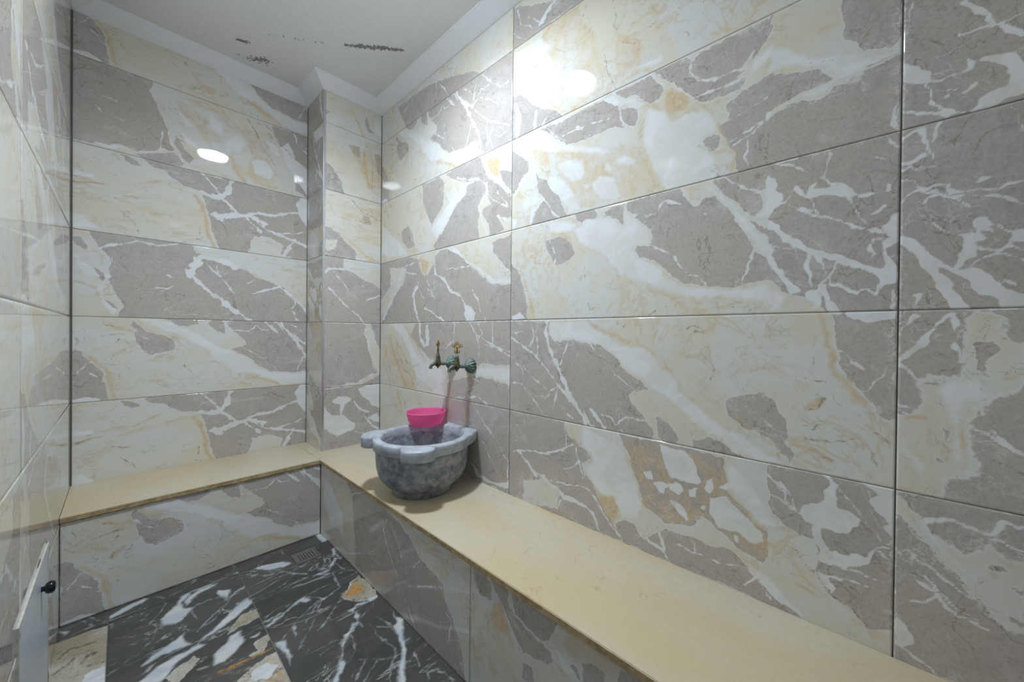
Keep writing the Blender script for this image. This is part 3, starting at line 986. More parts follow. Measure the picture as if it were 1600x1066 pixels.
g 5,251 35,227 65,175 85,132 100,62 105,-13 -21,-12 -25,255
o8.2 84,173 113,109 123,54 141,6
w 9,24 67,29 96,7 9,-1
g 194,327 223,328 272,333 326,293 349,258 342,235 289,217 249,215 224,257 203,293
v3.9 202,351 232,301 257,253 245,222
o6.3 264,341 295,322 311,301
o4.3 303,340 330,292
w 188,393 271,396 348,362 355,343 318,337 271,339 223,354
w 333,341 391,366 460,364 511,353 549,318 548,351 554,383 566,358 584,344 607,317 641,284 650,262 636,238 608,237 585,230 609,205 642,190 675,165 696,132 732,108 766,91 817,84 856,83 905,77 963,86 978,74 992,43 989,18 929,33 856,51 794,45 766,56 717,64 665,94 587,121 539,148 501,186 481,222 421,254 363,287
g 332,402 432,404 446,378 433,358 391,360 355,361
g 472,384 548,395 552,328 543,319 511,347 479,365
g 560,401 650,400 738,398 762,355 795,328 809,349 835,347 870,307 907,249 939,191 973,147 981,90 970,87 913,83 897,80 812,87 756,96 722,124 696,147 664,182 637,196 603,206 585,230 608,242 642,237 652,262 641,284 607,317 578,350 554,372
w 808,397 830,391 865,340 894,306 923,273 957,218 987,171 973,147 939,191 907,249 870,307 840,349 813,358
v8.8 743,397 767,359 791,334
v2.5 608,242 647,236 690,209 721,185 751,151 761,125
v4.4 736,163 756,131 780,119 807,102 817,87
v2.7 947,181 939,160 924,136 913,106 909,84
v5.2 947,181 943,168
v2.1 629,339 657,339 683,359
v2.1 584,344 607,350 635,336
w 683,369 713,362 753,345 739,341 704,352
w 805,308 819,302 809,298
v1.8 852,399 894,369 933,345 971,319
w 956,335 985,336 1003,302 986,277 968,259 946,268 960,291
o7 649,84 692,71 737,43 767,27 804,16
o4.4 738,18 813,11
o3.4 514,178 530,138
o2.8 526,171 563,172
o2.9 481,228 494,198
o3 364,268 421,227
o3.4 509,49 484,22
o2.7 551,124 581,111 622,86
o2.9 780,51 799,40
o4.5 848,52 898,49 960,36
d3.3 146,294 138,235 182,230
d2.7 112,184 148,174
d2.7 148,140 149,107
d1.8 409,107 443,87 450,104
d1.8 409,54 410,36 457,40 457,29
d2.6 639,6 666,21
d2.5 697,30 708,4
d1.8 386,199 394,150
d1.4 848,24 898,24
g 826,397 955,409 984,400 985,336 956,331 957,292 942,269 902,309 865,345
g 923,269 957,244 987,226 987,171 957,218
g 970,398 1223,407 1228,-1 1116,-3 1010,59 974,91
w 974,70 1013,58 1020,50 1010,21 996,5 975,1
w 973,173 984,154 1002,118 1023,87 1047,64 1044,56 1020,54 1009,84 995,110 973,151
w 972,259 994,233 1015,208 1042,183 1075,158 1106,138 1135,130 1164,111 1191,100 1221,86 1221,65 1191,82 1164,100 1136,107 1115,117 1091,132 1059,152 1025,177 994,212 972,228
v7.8 1085,61 1119,1
v3.9 1118,117 1100,87 1082,69 1076,54
v3.6 1065,143 1056,120 1063,83 1066,67
v2 1075,142 1088,116 1091,92
w 1053,55 1076,58 1089,37 1086,6 1054,3 1070,26 1047,40
v3.2 1031,28 1060,31 1085,37
v3.2 992,396 1023,384 1046,365 1072,345 1104,317 1125,304 1136,289
w 1094,327 1119,309 1139,289 1151,271 1134,275 1104,290 1082,299 1064,288 1041,306 1024,318 1017,332 1034,328 1054,306 1063,324 1076,325 1073,314 1098,311
v3.7 1151,271 1176,272 1199,271
w 1197,292 1207,286 1205,268 1198,270
w 970,366 992,356 992,339 985,315 971,301
v3.4 1024,324 1014,304 1000,291 972,271
v2.7 1000,291 1041,265 1083,242 1129,211 1174,184 1195,176
v2.8 1067,287 1073,262 1083,244
v1.2 1041,273 1070,258
v3.7 1134,279 1140,251 1146,227 1163,204 1176,191 1198,176
w 1143,235 1151,225 1149,218
v1.8 1168,226 1184,224 1200,237
v2 1100,388 1094,367 1085,338
w 1195,191 1210,213 1221,215 1221,150 1211,148 1201,139 1211,120 1222,100 1222,58 1202,67 1186,94 1201,103 1193,155 1206,164
o2.9 1200,197 1216,198
v1.8 1177,165 1174,143 1180,131
v1.8 1174,167 1195,164
v2.3 1100,91 1101,68 1122,58 1148,43 1162,55 1186,40 1191,57
w 1186,90 1217,80 1221,58 1199,56 1192,42 1189,68
v2.6 1136,107 1164,96 1196,78
w 1215,51 1222,47 1223,1 1213,8
v1.3 973,188 1025,169
v5 1195,398 1220,362
v2.2 1180,352 1204,344 1220,346
D1
g 157,391 233,383 480,387 506,359 531,321 538,263 580,242 544,250 507,275 455,277 373,270 306,275 258,316 209,359 174,378
v3 343,330 414,321 481,310
v3.1 274,323 372,319
v3.2 200,376 290,299
g 499,390 634,395 673,347 683,322 668,303 636,300 602,330 590,351 543,355
w 454,392 506,388 531,349 590,346 619,307 602,298 555,328 506,348
v4.4 525,346 538,280 568,247 597,241 602,314
g 531,327 596,311 603,244 580,242 544,272
v5.6 634,398 678,344 724,309 763,272
p 689,309 709,315 749,278 763,258 749,239 710,235 689,263
g 645,401 747,397 781,366 762,370 767,334 781,317 822,299 890,286 929,298 936,334 924,362 951,374 980,400 980,349 944,312 898,269 929,263 906,238 857,232 805,235 763,272 724,314 678,360
g 776,378 794,393 928,393 980,396 951,370 928,360 936,334 925,313 890,290 831,295 795,309 767,343
v4.7 790,388 762,375 762,336 786,308 831,290 882,290 921,293
v3.7 759,264 827,259 882,258 929,272 967,262
v2.8 819,192 849,212 898,233
w 929,303 980,328 981,294 952,270 922,258
w 619,302 689,258 710,214 759,225 814,213 841,160 833,135 802,132 793,106 829,75 847,37 852,-1 826,-3 733,-8 693,-3 638,116 615,176 614,230
o3.5 691,145 731,162 769,177 801,170
o2.9 769,148 797,172
o3.7 632,134 659,161
o2.5 702,106 727,106
o3.3 787,243 828,188
o2.5 741,139 701,142
g 793,116 815,132 842,132 851,96 838,77 816,84
o4.1 838,73 863,78 893,55 893,37 885,12
o2.8 845,219 862,184 841,151 863,101 901,44
g 841,146 907,166 982,187 985,-55 901,-10 893,42 867,100
g 862,203 910,227 981,247 982,187 923,169 867,155
v4 872,94 912,111 942,122 983,130
v2.7 884,85 924,98 968,125
v2.2 916,96 916,52 921,2
d2.3 838,40 856,21
d2.3 825,30 847,9
d1.9 835,1 856,0
d1.9 784,104 791,107
t 94,353 267,288 483,204 604,180 621,142 638,95 672,23 650,11 547,12 446,19 362,14 346,72 285,138 227,218 141,257
w 252,223 299,221 374,204 396,150 375,120 331,122 292,148 260,189
w 470,157 490,156 509,128 497,109 464,130
w 417,102 458,114 509,100 535,59 541,19 511,7 459,22 425,59
w 509,162 545,167 599,134 582,112 546,117 521,130
w 203,186 268,167 323,115 347,48 362,14 310,7 286,62 237,112 203,153
w 375,107 403,112 411,86 390,80
w -3,393 139,391 290,286 456,224 508,190 457,190 344,232 226,276 122,316 47,369
g -2,357 57,310 105,268 96,209 59,185 21,153 -30,165 -33,367
w 105,281 132,259 142,216 96,243
v9.7 132,233 59,199 21,153
v8.1 124,228 134,138 161,118
g 142,216 203,160 270,79 294,23 332,-4 118,0 108,36 187,99 160,131
v9.4 187,99 126,66 108,9
w 60,94 88,133 152,124 187,99 117,75 80,69
v5.2 187,92 230,30 271,3
w 2,58 42,50 33,16 3,-6
o7.4 604,148 627,109 650,55 672,18
o4.6 692,13 708,-1
o3.9 752,27 803,41
d3.3 159,238 194,201 219,201
g 1116,360 1222,360 1223,214 1206,191 1180,201 1147,214 1123,260 1117,302
w 966,323 1002,300 1036,266 1078,241 1106,223 1141,217 1169,184 1206,184 1220,212 1222,158 1211,171 1185,169 1158,167 1142,156 1113,162 1079,201 1037,233 1003,241 967,250
w 1142,156 1125,153 1107,149 1092,136 1067,133 1041,144 1011,146 990,138 968,127 968,142 1004,153 1037,159 1079,161 1110,167
g 967,237 1037,221 1079,197 1110,167 1079,161 1037,159 1004,153 968,142
g 968,125 1011,144 1041,142 1070,129 1095,135 1110,148 1147,146 1158,163 1185,169 1211,169 1222,155 1222,-8 970,-13
o1.4 1191,108 1207,96
o1.8 1182,10 1203,4
o3.3 1001,384 1018,374
o3.5 1081,307 1102,303
o2.7 1124,206 1141,194
d1.5 1176,302 1181,284 1179,271 1163,247 1144,219
d1.2 1014,157 1020,196 1030,220
d1.5 1158,171 1185,171 1211,171
d1.6 1040,244 1069,230 1100,210 1112,197
d1.3 969,86 1001,62 1022,38 1043,3
w 1205,23 1218,64 1221,6
'''
FACES = {}
cur = None
for line in FACES_TXT.strip().split('\n'):
    s = line.split()
    if len(s) == 1: cur = FACES.setdefault(s[0], []); continue
    k = s[0][0]; wd = float(s[0][1:]) if len(s[0]) > 1 else 0.0
    cur.append((k, wd/1000.0, np.array([[float(a) for a in p.split(',')] for p in s[1:]])/1000.0))

def seg_dist(P, pts, closed):
    A = pts; B = np.roll(pts, -1, axis=0)
    if not closed: A = A[:-1]; B = B[:-1]
    best = np.full(len(P), 1e9)
    for a, b in zip(A, B):
        ab = b-a; L = ab@ab + 1e-12
        tt = np.clip(((P-a)@ab)/L, 0, 1)
        q = P-a-tt[:, None]*ab
        best = np.minimum(best, np.sqrt((q*q).sum(1)))
    return best
def inside(P, pts):
    x, y = P[:, 0], P[:, 1]; r = np.zeros(len(P), bool)
    n = len(pts)
    for i in range(n):
        x1, y1 = pts[i]; x2, y2 = pts[(i+1) % n]
        if y1 == y2: continue
        c = ((y1 > y) != (y2 > y)) & (x < (x2-x1)*(y-y1)/(y2-y1)+x1)
        r ^= c
    return r
SG, SW, SO, SD = 0.030, 0.012, 0.020, 0.006
_rng = np.random.RandomState(11)
_LAT = _rng.rand(6, 128, 128)*2-1
def vnoise(P, cell, ch):
    q = P/cell + 37.3*(ch+1); i = np.floor(q).astype(int); f = q-i; f = f*f*f*(f*(f*6-15)+10)
    g = _LAT[ch % 6]; a = lambda dx, dy: g[(i[:, 0]+dx) % 128, (i[:, 1]+dy) % 128]
    return (a(0, 0)*(1-f[:, 0])+a(1, 0)*f[:, 0])*(1-f[:, 1])+(a(0, 1)*(1-f[:, 0])+a(1, 1)*f[:, 0])*f[:, 1]
def warp(P):
    d = np.zeros_like(P)
    for c in (0, 1):
        d[:, c] = 0.0045*vnoise(P, 0.045, c)+0.0035*vnoise(P, 0.019, c+2)+0.0024*vnoise(P, 0.009, c+3)
    return P+d
def eval_face(name, P):
    n = len(P); fl = len(name) == 2 and name[0] == 'F'; vk = 1.5 if fl else 1.0; dk = 2.6 if fl else 1.0
    P = warp(P); wmod = 0.9+0.6*vnoise(P, 0.024, 4)+0.35*vnoise(P, 0.010, 5)
    g = np.full(n, -1.0); wv = np.full(n, -1.0); o = np.full(n, -1.0); d = np.full(n, -1.0)
    for k, wd, pts in FACES.get(name, []):
        wd = wd*(1+0.8*min(1, max(0, (wd-0.004)/0.006))) if k == 'v' else wd
        mar = 0.035 + wd
        lo, hi = pts.min(0)-mar, pts.max(0)+mar
        idx = np.nonzero((P[:, 0] > lo[0]) & (P[:, 0] < hi[0]) & (P[:, 1] > lo[1]) & (P[:, 1] < hi[1]))[0]
        if len(idx) == 0: continue
        Q = P[idx]
        if k in 'gcwpt':
            ds = seg_dist(Q, pts, True); ins = inside(Q, pts)
            sd = np.where(ins, ds, -ds)
            if k == 'g': g[idx] = np.maximum(g[idx], np.clip(sd/SG, -1, 1))
            elif k == 'c': g[idx] = np.minimum(g[idx], np.clip(-sd/0.07, -1, 1))
            elif k == 'w': wv[idx] = np.maximum(wv[idx], np.clip(sd/SW, -1, 1))
            elif k == 't': o[idx] = np.maximum(o[idx], np.clip(sd/SO, -1, 0.1))
            else: o[idx] = np.maximum(o[idx], np.clip(sd/SO+0.25, -1, 1))
        else:
            ds = seg_dist(Q, pts, False)
            if k == 'v': wv[idx] = np.maximum(wv[idx], np.clip((max(wd, 0.0045)*0.62*vk*np.clip(wmod[idx], 0.35, 1.6)-ds)/SW, -1, 1))
            elif k == 'o': o[idx] = np.maximum(o[idx], np.clip((wd*0.6-ds)/SO+0.1, -1, 1))
            else: d[idx] = np.maximum(d[idx], np.clip((max(wd, 0.003)*0.5*dk-ds)/(SD*dk), -1, 1))
    return np.stack([g, wv, o, d], 1)*0.5+0.5

def tiled_mesh(name, tiles, frame, backing, gap_u=0.003, gap_v=0.0016, step=0.0042, mats=None, parent=None):
    """tiles: (face, rot, u0, u1, v0, v1, fu, fv): rectangle on the surface and the tile's own origin on it.
    frame: (origin, U, V, N) of the surface. backing: boxes behind the tiles (the bed of grout)."""
    O, U, V, N = [np.array(x, float) for x in frame]
    co, fc, cols = [], [], []
    base = 0
    for face, rot, u0, u1, v0, v1, fu, fv in tiles:
        a0, a1, b0, b1 = u0+gap_u/2, u1-gap_u/2, v0+gap_v/2, v1-gap_v/2
        nu = max(2, int((a1-a0)/step)+1); nv = max(2, int((b1-b0)/step)+1)
        us = np.linspace(a0, a1, nu); vs_ = np.linspace(b0, b1, nv)
        GU, GV = np.meshgrid(us, vs_)
        uu, vv = GU.ravel(), GV.ravel()
        lp = np.stack([uu-fu, vv-fv], 1)
        if rot: lp = np.stack([TW-lp[:, 0], TH-lp[:, 1]], 1)
        cols.append(eval_face(face, lp))
        co.append(O+uu[:, None]*U+vv[:, None]*V)
        i = np.arange(nv-1)[:, None]*nu+np.arange(nu-1)[None, :]
        q = np.stack([i, i+1, i+nu+1, i+nu], -1).reshape(-1, 4)+base
        fc.append(q)
        # tile edge returning to the grout bed
        ring = np.concatenate([np.arange(nu), np.arange(1, nv)*nu+nu-1, (nv-1)*nu+np.arange(nu-2, -1, -1), np.arange(nv-2, 0, -1)*nu])
        rim = co[-1][ring]-N*0.0016
        co.append(rim); cols.append(cols[-1][ring])
        nb = base+nu*nv; m = len(ring); k = np.arange(m)
        fc.append(np.stack([ring[k]+base, nb+k, nb+(k+1) % m, ring[(k+1) % m]+base], 1))
        base = nb+m
    ntile = sum(len(f) for f in fc)
    tp = len(np.concatenate(co))
    for (a, b) in backing:
        p = [(x, y, z) for x in (a[0], b[0]) for y in (a[1], b[1]) for z in (a[2], b[2])]
        co.append(np.array(p)); cols.append(np.zeros((8, 4)))
        fc.append(np.array([(0,1,3,2),(4,6,7,5),(0,4,5,1),(2,3,7,6),(0,2,6,4),(1,5,7,3)])+base); base += 8
    co = np.concatenate(co).astype(np.float32); fc = np.concatenate(fc).astype(np.int32); cols = np.concatenate(cols).astype(np.float32)
    me = bpy.data.meshes.new(name)
    me.vertices.add(len(co)); me.vertices.foreach_set('co', co.ravel())
    me.loops.add(fc.size); me.loops.foreach_set('vertex_index', fc.ravel())
    me.polygons.add(len(fc)); me.polygons.foreach_set('loop_start', np.arange(0, fc.size, 4, dtype=np.int32))
    mi = np.zeros(len(fc), np.int32); mi[ntile:] = 1
    for m_ in (mats or [M_TILE, M_GROUT]): me.materials.append(m_)
    me.polygons.foreach_set('material_index', mi)
    me.update(calc_edges=True)
    at = me.color_attributes.new('marble', 'FLOAT_COLOR', 'POINT')
    at.data.foreach_set('color', cols.ravel())
    me.validate()
    o = bpy.data.objects.new(name, me); C.objects.link(o)
    if parent: o.parent = parent
    return o

# ------------------------------------------------------------------ the setting
e = 0.0016
# right wall: u runs from the pier towards the camera
rt = []
UL = PY                                   # u = UL - y
cols_u = [(0, PY-Y1, 0), (PY-Y1, PY-Y2, PY-Y1), (PY-Y2, PY-FY, PY-Y2)]
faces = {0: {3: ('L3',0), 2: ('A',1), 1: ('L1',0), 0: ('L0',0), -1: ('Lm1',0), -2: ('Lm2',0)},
         1: {3: ('E3',0), 2: ('E',0), 1: ('D1',0), 0: ('A0',0), -1: ('A',0), -2: ('D',0)},
         2: {3: ('F',0), 2: ('C2',0), 1: ('F',0), 0: ('G',0), -1: ('H',0), -2: ('I',0)}}
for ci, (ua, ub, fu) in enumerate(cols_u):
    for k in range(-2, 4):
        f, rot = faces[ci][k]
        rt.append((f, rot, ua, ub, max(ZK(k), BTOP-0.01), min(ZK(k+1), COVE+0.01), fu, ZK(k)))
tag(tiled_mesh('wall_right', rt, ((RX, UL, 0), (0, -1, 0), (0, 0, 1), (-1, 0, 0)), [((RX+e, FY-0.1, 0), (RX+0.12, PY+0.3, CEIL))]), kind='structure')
# far wall
bt = []
bf = {3: ('A',1), 2: ('C',0), 1: ('B',0), 0: ('C2',0), -1: ('A',1), -2: ('B',0)}
for k in range(-2, 4):
    f, rot = bf[k]
    bt.append((f, rot, 0, PX-LX, max(ZK(k), BTOP-0.01), min(ZK(k+1), COVE+0.01), 0, ZK(k)))
tag(tiled_mesh('wall_back', bt, ((LX, BY, 0), (1, 0, 0), (0, 0, 1), (0, -1, 0)), [((LX-0.1, BY+e, 0), (PX+0.1, BY+0.12, CEIL))]), kind='structure')
# corner pier: two faces of one tiled column
pt = []
names = {3: 'BP3', 2: 'BP2', 1: 'BP1', 0: 'BP0', -1: 'BPm1', -2: 'BPm2'}
for k in range(-2, 4):
    pt.append((names[k], 0, 0, RX-PX, max(ZK(k), BTOP-0.01), min(ZK(k+1), COVE+0.01), 0, ZK(k)))
tag(tiled_mesh('wall_corner', pt, ((PX, PY, 0), (1, 0, 0), (0, 0, 1), (0, -1, 0)), [((PX+e, PY+e, BTOP-0.02), (RX+0.02, BY+0.05, CEIL))]), kind='structure')
sf = {3: ('L0', 0, 0.2), 2: ('A', 0, 0.1), 1: ('Lm1', 0, 0.55), 0: ('D', 1, 0.2), -1: ('E', 0, 0.1), -2: ('A', 1, 0.5)}
st = []
for k in range(-2, 4):
    f, rot, off = sf[k]
    st.append((f, rot, 0, BY-PY, max(ZK(k), BTOP-0.01), min(ZK(k+1), COVE+0.01), -off, ZK(k)))
tag(tiled_mesh('wall_corner_side', st, ((PX, BY, 0), (0, -1, 0), (0, 0, 1), (-1, 0, 0)), [((PX+e, PY+0.02, BTOP-0.02), (PX+0.02, BY, CEIL))]), kind='structure')
# left wall, u runs from the camera side towards the far wall
lt_ = []
edges = [FY, 0.2319, 1.4534, BY]
lf = [[('D',0),('A',1),('C2',0),('A',0),('B',0),('D',1)], [('A',0),('D',1),('C2',0),('G',0),('C2',1),('A',0)], [('D',1),('C2',0),('E',0),('A',1),('D',0),('A',1)]]
for ci in range(3):
    for k in range(-3, 4):
        f, rot = lf[ci][(k+3) % 6]
        lt_.append((f, rot, edges[ci]-FY, edges[ci+1]-FY, max(ZK(k), 0), min(ZK(k+1), COVE+0.01), edges[ci+1]-FY-TW, ZK(k)))
tag(tiled_mesh('wall_left', lt_, ((LX, FY, 0), (0, 1, 0), (0, 0, 1), (1, 0, 0)), [((LX-0.12, FY-0.1, 0), (LX-e, BY+0.1, CEIL))], step=0.0075), kind='structure')
# wall behind the camera with its door
nt_ = []
for k in range(-3, 4):
    nt_.append((('D','A','C2','A','B','D','A')[k+3], k % 2, 0, 0.28, max(ZK(k), 0), min(ZK(k+1), COVE+0.01), 0, ZK(k)))
    nt_.append((('A','D','A','B','A','C2','D')[k+3], (k+1) % 2, 1.04, RX-LX, max(ZK(k), 0), min(ZK(k+1), COVE+0.01), 0.4, ZK(k)))
for k in (2, 3):
    nt_.append((('A','B')[k-2], 0, 0.28, 1.04, max(ZK(k), 2.09), min(ZK(k+1), COVE+0.01), 0, ZK(k)))
tag(tiled_mesh('wall_front', nt_, ((RX, FY, 0), (-1, 0, 0), (0, 0, 1), (0, 1, 0)),
    [((LX-0.1, FY-0.12, 0), (RX-1.04, FY-e, CEIL)), ((RX-0.28, FY-0.12, 0), (RX+0.1, FY-e, CEIL)), ((RX-1.04, FY-0.12, 2.09), (RX-0.28, FY-e, CEIL))], step=0.01), kind='structure')
# floor
ft = [('FA', 0, FX1, FX2, FYJ-1.2, FYJ, FX1, FYJ-1.2), ('FB', 0, FX1, FX2, FYJ, BFY+0.02, FX1, FYJ),
      ('FD', 0, FX2, BX+0.02, FYJ-1.2, FYJ, FX2, FYJ-1.2), ('FC', 0, FX2, BX+0.02, FYJ, BFY+0.02, FX2, FYJ),
      ('FE', 0, LX-0.01, FX1, FYJ-1.2, FYJ, FX1-0.4, FYJ-1.2), ('FF', 0, LX-0.01, FX1, FYJ, BFY+0.02, FX1-0.4, FYJ),
      ('FD', 0, FX1, FX2, FY-0.02, FYJ-1.2, FX1, FY-0.6), ('FA', 0, FX2, BX+0.02, FY-0.02, FYJ-1.2, FX2, FY-0.4), ('FA', 0, LX-0.01, FX1, FY-0.02, FYJ-1.2, FX1-0.4, FY-0.4)]
tag(tiled_mesh('floor', ft, ((0, 0, 0), (1, 0, 0), (0, 1, 0), (0, 0, 1)), [((LX-0.12, FY-0.12, -0.1), (RX+0.12, BY+0.12, -e))], gap_u=0.0025, gap_v=0.0016, step=0.0038, mats=[M_FLOOR, M_FGROUT]), kind='structure')
# ceiling
bm = bmesh.new()
add_box(bm, (LX-0.12, FY-0.12, CEIL), (RX+0.12, BY+0.12, CEIL+0.1))
ceil = tag(from_bm('ceiling', bm, M_CEIL), kind='structure')
# gypsum cove along every wall: slanted face with a small fillet at the ceiling
def cove(name, pts, prof):
    """pts: corner points of the run at the wall line, with the inward mitre vector of each."""
    bm = bmesh.new(); rings = []
    for (x, y, mx, my) in pts:
        rings.append([bm.verts.new((x+mx*a, y+my*a, z)) for a, z in prof])
    for a, b in zip(rings[:-1], rings[1:]):
        for i in range(len(prof)):
            j = (i+1) % len(prof)
            bm.faces.new((a[i], a[j], b[j], b[i]))
    bm.faces.new(rings[0]); bm.faces.new(rings[-1][::-1])
    return tag(from_bm(name, bm, M_COVE), kind='structure')
CP = 0.078
prof = [(-0.005, COVE), (0.003, COVE), (0.010, COVE+0.004), (CP-0.012, CEIL-0.012), (CP-0.006, CEIL-0.008), (CP-0.004, CEIL-0.006), (CP, CEIL-0.005), (CP, CEIL+0.002), (-0.005, CEIL+0.002)]
cove('trim_1', [(LX, FY, 1, 1), (LX, BY, 1, -1), (PX, BY, -1, -1), (PX, PY, -1, -1), (RX, PY, -1, -1), (RX, FY, -1, 1), (LX, FY, 1, 1)][:7], prof)
# bright metal strip on the pier's outer corner
bm = bmesh.new()
add_box(bm, (PX-0.0015, PY-0.0025, BTOP), (PX+0.011, PY+0.008, COVE+0.002), bev=0.001)
tag(from_bm('trim_2', bm, M_ALU), kind='structure')
# dark sealant in the left corner of the far wall
bm = bmesh.new()
add_box(bm, (LX, BY-0.005, BTOP), (LX+0.0045, BY+0.001, COVE), bev=0.001)
tag(from_bm('trim_3', bm, M_SILI), kind='structure')
bm = bmesh.new()
add_box(bm, (RX-0.0025, PY-0.0025, BTOP), (RX, PY, COVE))
tag(from_bm('trim_4', bm, M_SILI), kind='structure')
bm = bmesh.new()
add_box(bm, (PX-0.0025, BY-0.0025, BTOP), (PX, BY, COVE))
tag(from_bm('trim_5', bm, M_SILI), kind='structure')
# door behind the camera
bm = bmesh.new()
dx0, dx1 = RX-1.04, RX-0.28
add_box(bm, (dx0+0.045, FY-0.075, 0.005), (dx1-0.045, FY-0.035, 2.045))
dr = tag(from_bm('door_1', bm, M_DOORW), kind='structure')
bm = bmesh.new()
add_box(bm, (dx0, FY-0.1, 0), (dx0+0.045, FY+0.004, 2.09)); add_box(bm, (dx1-0.045, FY-0.1, 0), (dx1, FY+0.004, 2.09)); add_box(bm, (dx0+0.045, FY-0.1, 2.045), (dx1-0.045, FY+0.004, 2.09))
from_bm('door_frame', bm, M_DOORW, dr)
bm = bmesh.new()
add_tube(bm, [(dx1-0.11, FY-0.035, 1.0), (dx1-0.11, FY-0.01, 1.0), (dx1-0.13, FY+0.0, 1.0), (dx1-0.22, FY+0.0, 1.0)], 0.009, 12)
from_bm('door_handle', bm, M_ALU, dr, True)

# peeling paint on the ceiling: bare plaster patches under loose flakes
random.seed(5)
def ragged(bm, cx, cy, ang, L, Wd, z, n, jag, mi=0, thick=0.0012):
    top, bot = [], []
    ca, sa = math.cos(ang), math.sin(ang)
    for i in range(n+1):
        s = i/n; x = (s-0.5)*L
        hw = Wd*(0.25+0.75*math.sin(math.pi*s)**0.6)*0.5
        for lst, sg in ((top, 1), (bot, -1)):
            yy = sg*hw*(1+jag*(random.random()-0.6)*1.6)
            lst.append((cx+x*ca-yy*sa, cy+x*sa+yy*ca))
    loop = top+bot[::-1]
    va = [bm.verts.new((x, y, z-thick-0.002*random.random())) for x, y in loop]
    vb = [bm.verts.new((x, y, z+0.001)) for x, y in loop]
    N_ = len(loop)
    for i in range(n):
        f = bm.faces.new((va[i], va[i+1], va[N_-2-i], va[N_-1-i])); f.material_index = mi
    for i in range(N_):
        f = bm.faces.new((va[i], va[(i+1) % N_], vb[(i+1) % N_], vb[i])); f.material_index = mi
def flake(bm, x, y, z, s, mi=1):
    a = random.random()*6.28; d = Vector((math.cos(a), math.sin(a), 0)); p = Vector((-d.y, d.x, 0))
    q = [Vector((x, y, z)), Vector((x, y, z))+d*s, Vector((x, y, z))+d*s*0.8+p*s*0.6+Vector((0, 0, -s*0.5)), Vector((x, y, z))+p*s*0.5+Vector((0, 0, -s*0.25))]
    a_ = [bm.verts.new(v) for v in q]; b_ = [bm.verts.new(v+Vector((0, 0, 0.0008))) for v in q]
    for fv in (a_, b_[::-1]): bm.faces.new(fv).material_index = mi
    for i in range(4): bm.faces.new((a_[i], a_[(i+1) % 4], b_[(i+1) % 4], b_[i])).material_index = mi
bm = bmesh.new()
x0, y0, x1, y1 = 0.774, 2.027, 1.000, 1.825
ang = math.atan2(y1-y0, x1-x0); L = math.hypot(x1-x0, y1-y0)
ragged(bm, (x0+x1)/2, (y0+y1)/2, ang, L, 0.027, CEIL, 60, 0.8)
for i in range(26):
    s = random.random(); flake(bm, x0+(x1-x0)*s+random.uniform(-.006, .006), y0+(y1-y0)*s+random.uniform(-.006, .006), CEIL-0.0005, random.uniform(.006, .014))
from_bm('peeling_paint', bm, [M_PEEL, M_FLAKE], ceil)
bm = bmesh.new()
ragged(bm, 0.415, 2.397, -0.5, 0.062, 0.020, CEIL, 14, 0.8)
for p in ((0.43, 2.39, .02), (0.438, 2.382, .018), (0.425, 2.40, .012), (0.405, 2.405, .01)): flake(bm, p[0], p[1], CEIL-0.0005, p[2])
from_bm('peeling_paint', bm, [M_PEEL, M_FLAKE], ceil)
bm = bmesh.new()
for i in range(90):
    sx, sy = random.gauss(0, 1), random.gauss(0, 1)
    ragged(bm, 0.503+sx*0.024-sy*0.008, 2.492-sx*0.021+sy*-0.010, random.uniform(-1.2, 0.2), random.uniform(.004, .011), random.uniform(.0015, .003), CEIL, 4, 0.8)
for i in range(14):
    s = random.random(); ragged(bm, 0.48+s*0.22+random.gauss(0, .004), 2.25-s*0.16+random.gauss(0, .004), random.uniform(-1.2, 0.2), random.uniform(.003, .008), .002, CEIL, 4, 0.8)
for i in range(8):
    flake(bm, 0.503+random.gauss(0, .014), 2.49+random.gauss(0, .012), CEIL-0.0003, random.uniform(.003, .006))
from_bm('peeling_paint', bm, [M_PEEL, M_FLAKE], ceil)

# ------------------------------------------------------------------ benches
ST = 0.020
def slab(name, poly, parent, front_edges):
    bm = bmesh.new()
    top = [bm.verts.new((x, y, BTOP)) for x, y in poly]; bot = [bm.verts.new((x, y, BTOP-ST)) for x, y in poly]
    bm.faces.new(top); bm.faces.new(bot[::-1])
    n = len(poly); es = []
    for i in range(n):
        f = bm.faces.new((top[i], bot[i], bot[(i+1) % n], top[(i+1) % n]))
        if i in front_edges: f.material_index = 1; es.append(i)
    bm.edges.ensure_lookup_table()
    sel = []
    for i in es:
        for ed in bm.edges:
            if ed.verts[0] in (top[i], top[(i+1) % n]) and ed.verts[1] in (top[i], top[(i+1) % n]): sel.append(ed)
    bmesh.ops.bevel(bm, geom=sel, offset=0.002, segments=2, affect='EDGES')
    return from_bm(name, bm, [M_STONE, M_EDGE], parent)
OV = 0.008
b1 = tag(empty('stone_bench', (0.3, 2.45, 0)), 'short beige stone bench with tiled front against the far wall', 'bench')
b2 = tag(empty('stone_bench', (0.95, 1.0, 0)), 'long beige stone bench along the right wall carrying the marble basin', 'bench')
def keep(o, p):                       # parent without moving
    o.parent = p; o.matrix_parent_inverse = Matrix.Translation(-p.location)
    return o
s1 = slab('seat_slab', [(LX+0.001, BFY-OV), (BX-OV-0.0008, BFY-OV), (BX-OV-0.0008, BY-0.001), (LX+0.001, BY-0.001)], None, (0,))
s2 = slab('seat_slab', [(BX-OV, FY+0.001), (RX-0.001, FY+0.001), (RX-0.001, PY-0.001), (PX-0.001, PY-0.001), (PX-0.001, BY-0.001), (BX-OV, BY-0.001)], None, (5,))
keep(s1, b1); keep(s2, b2)
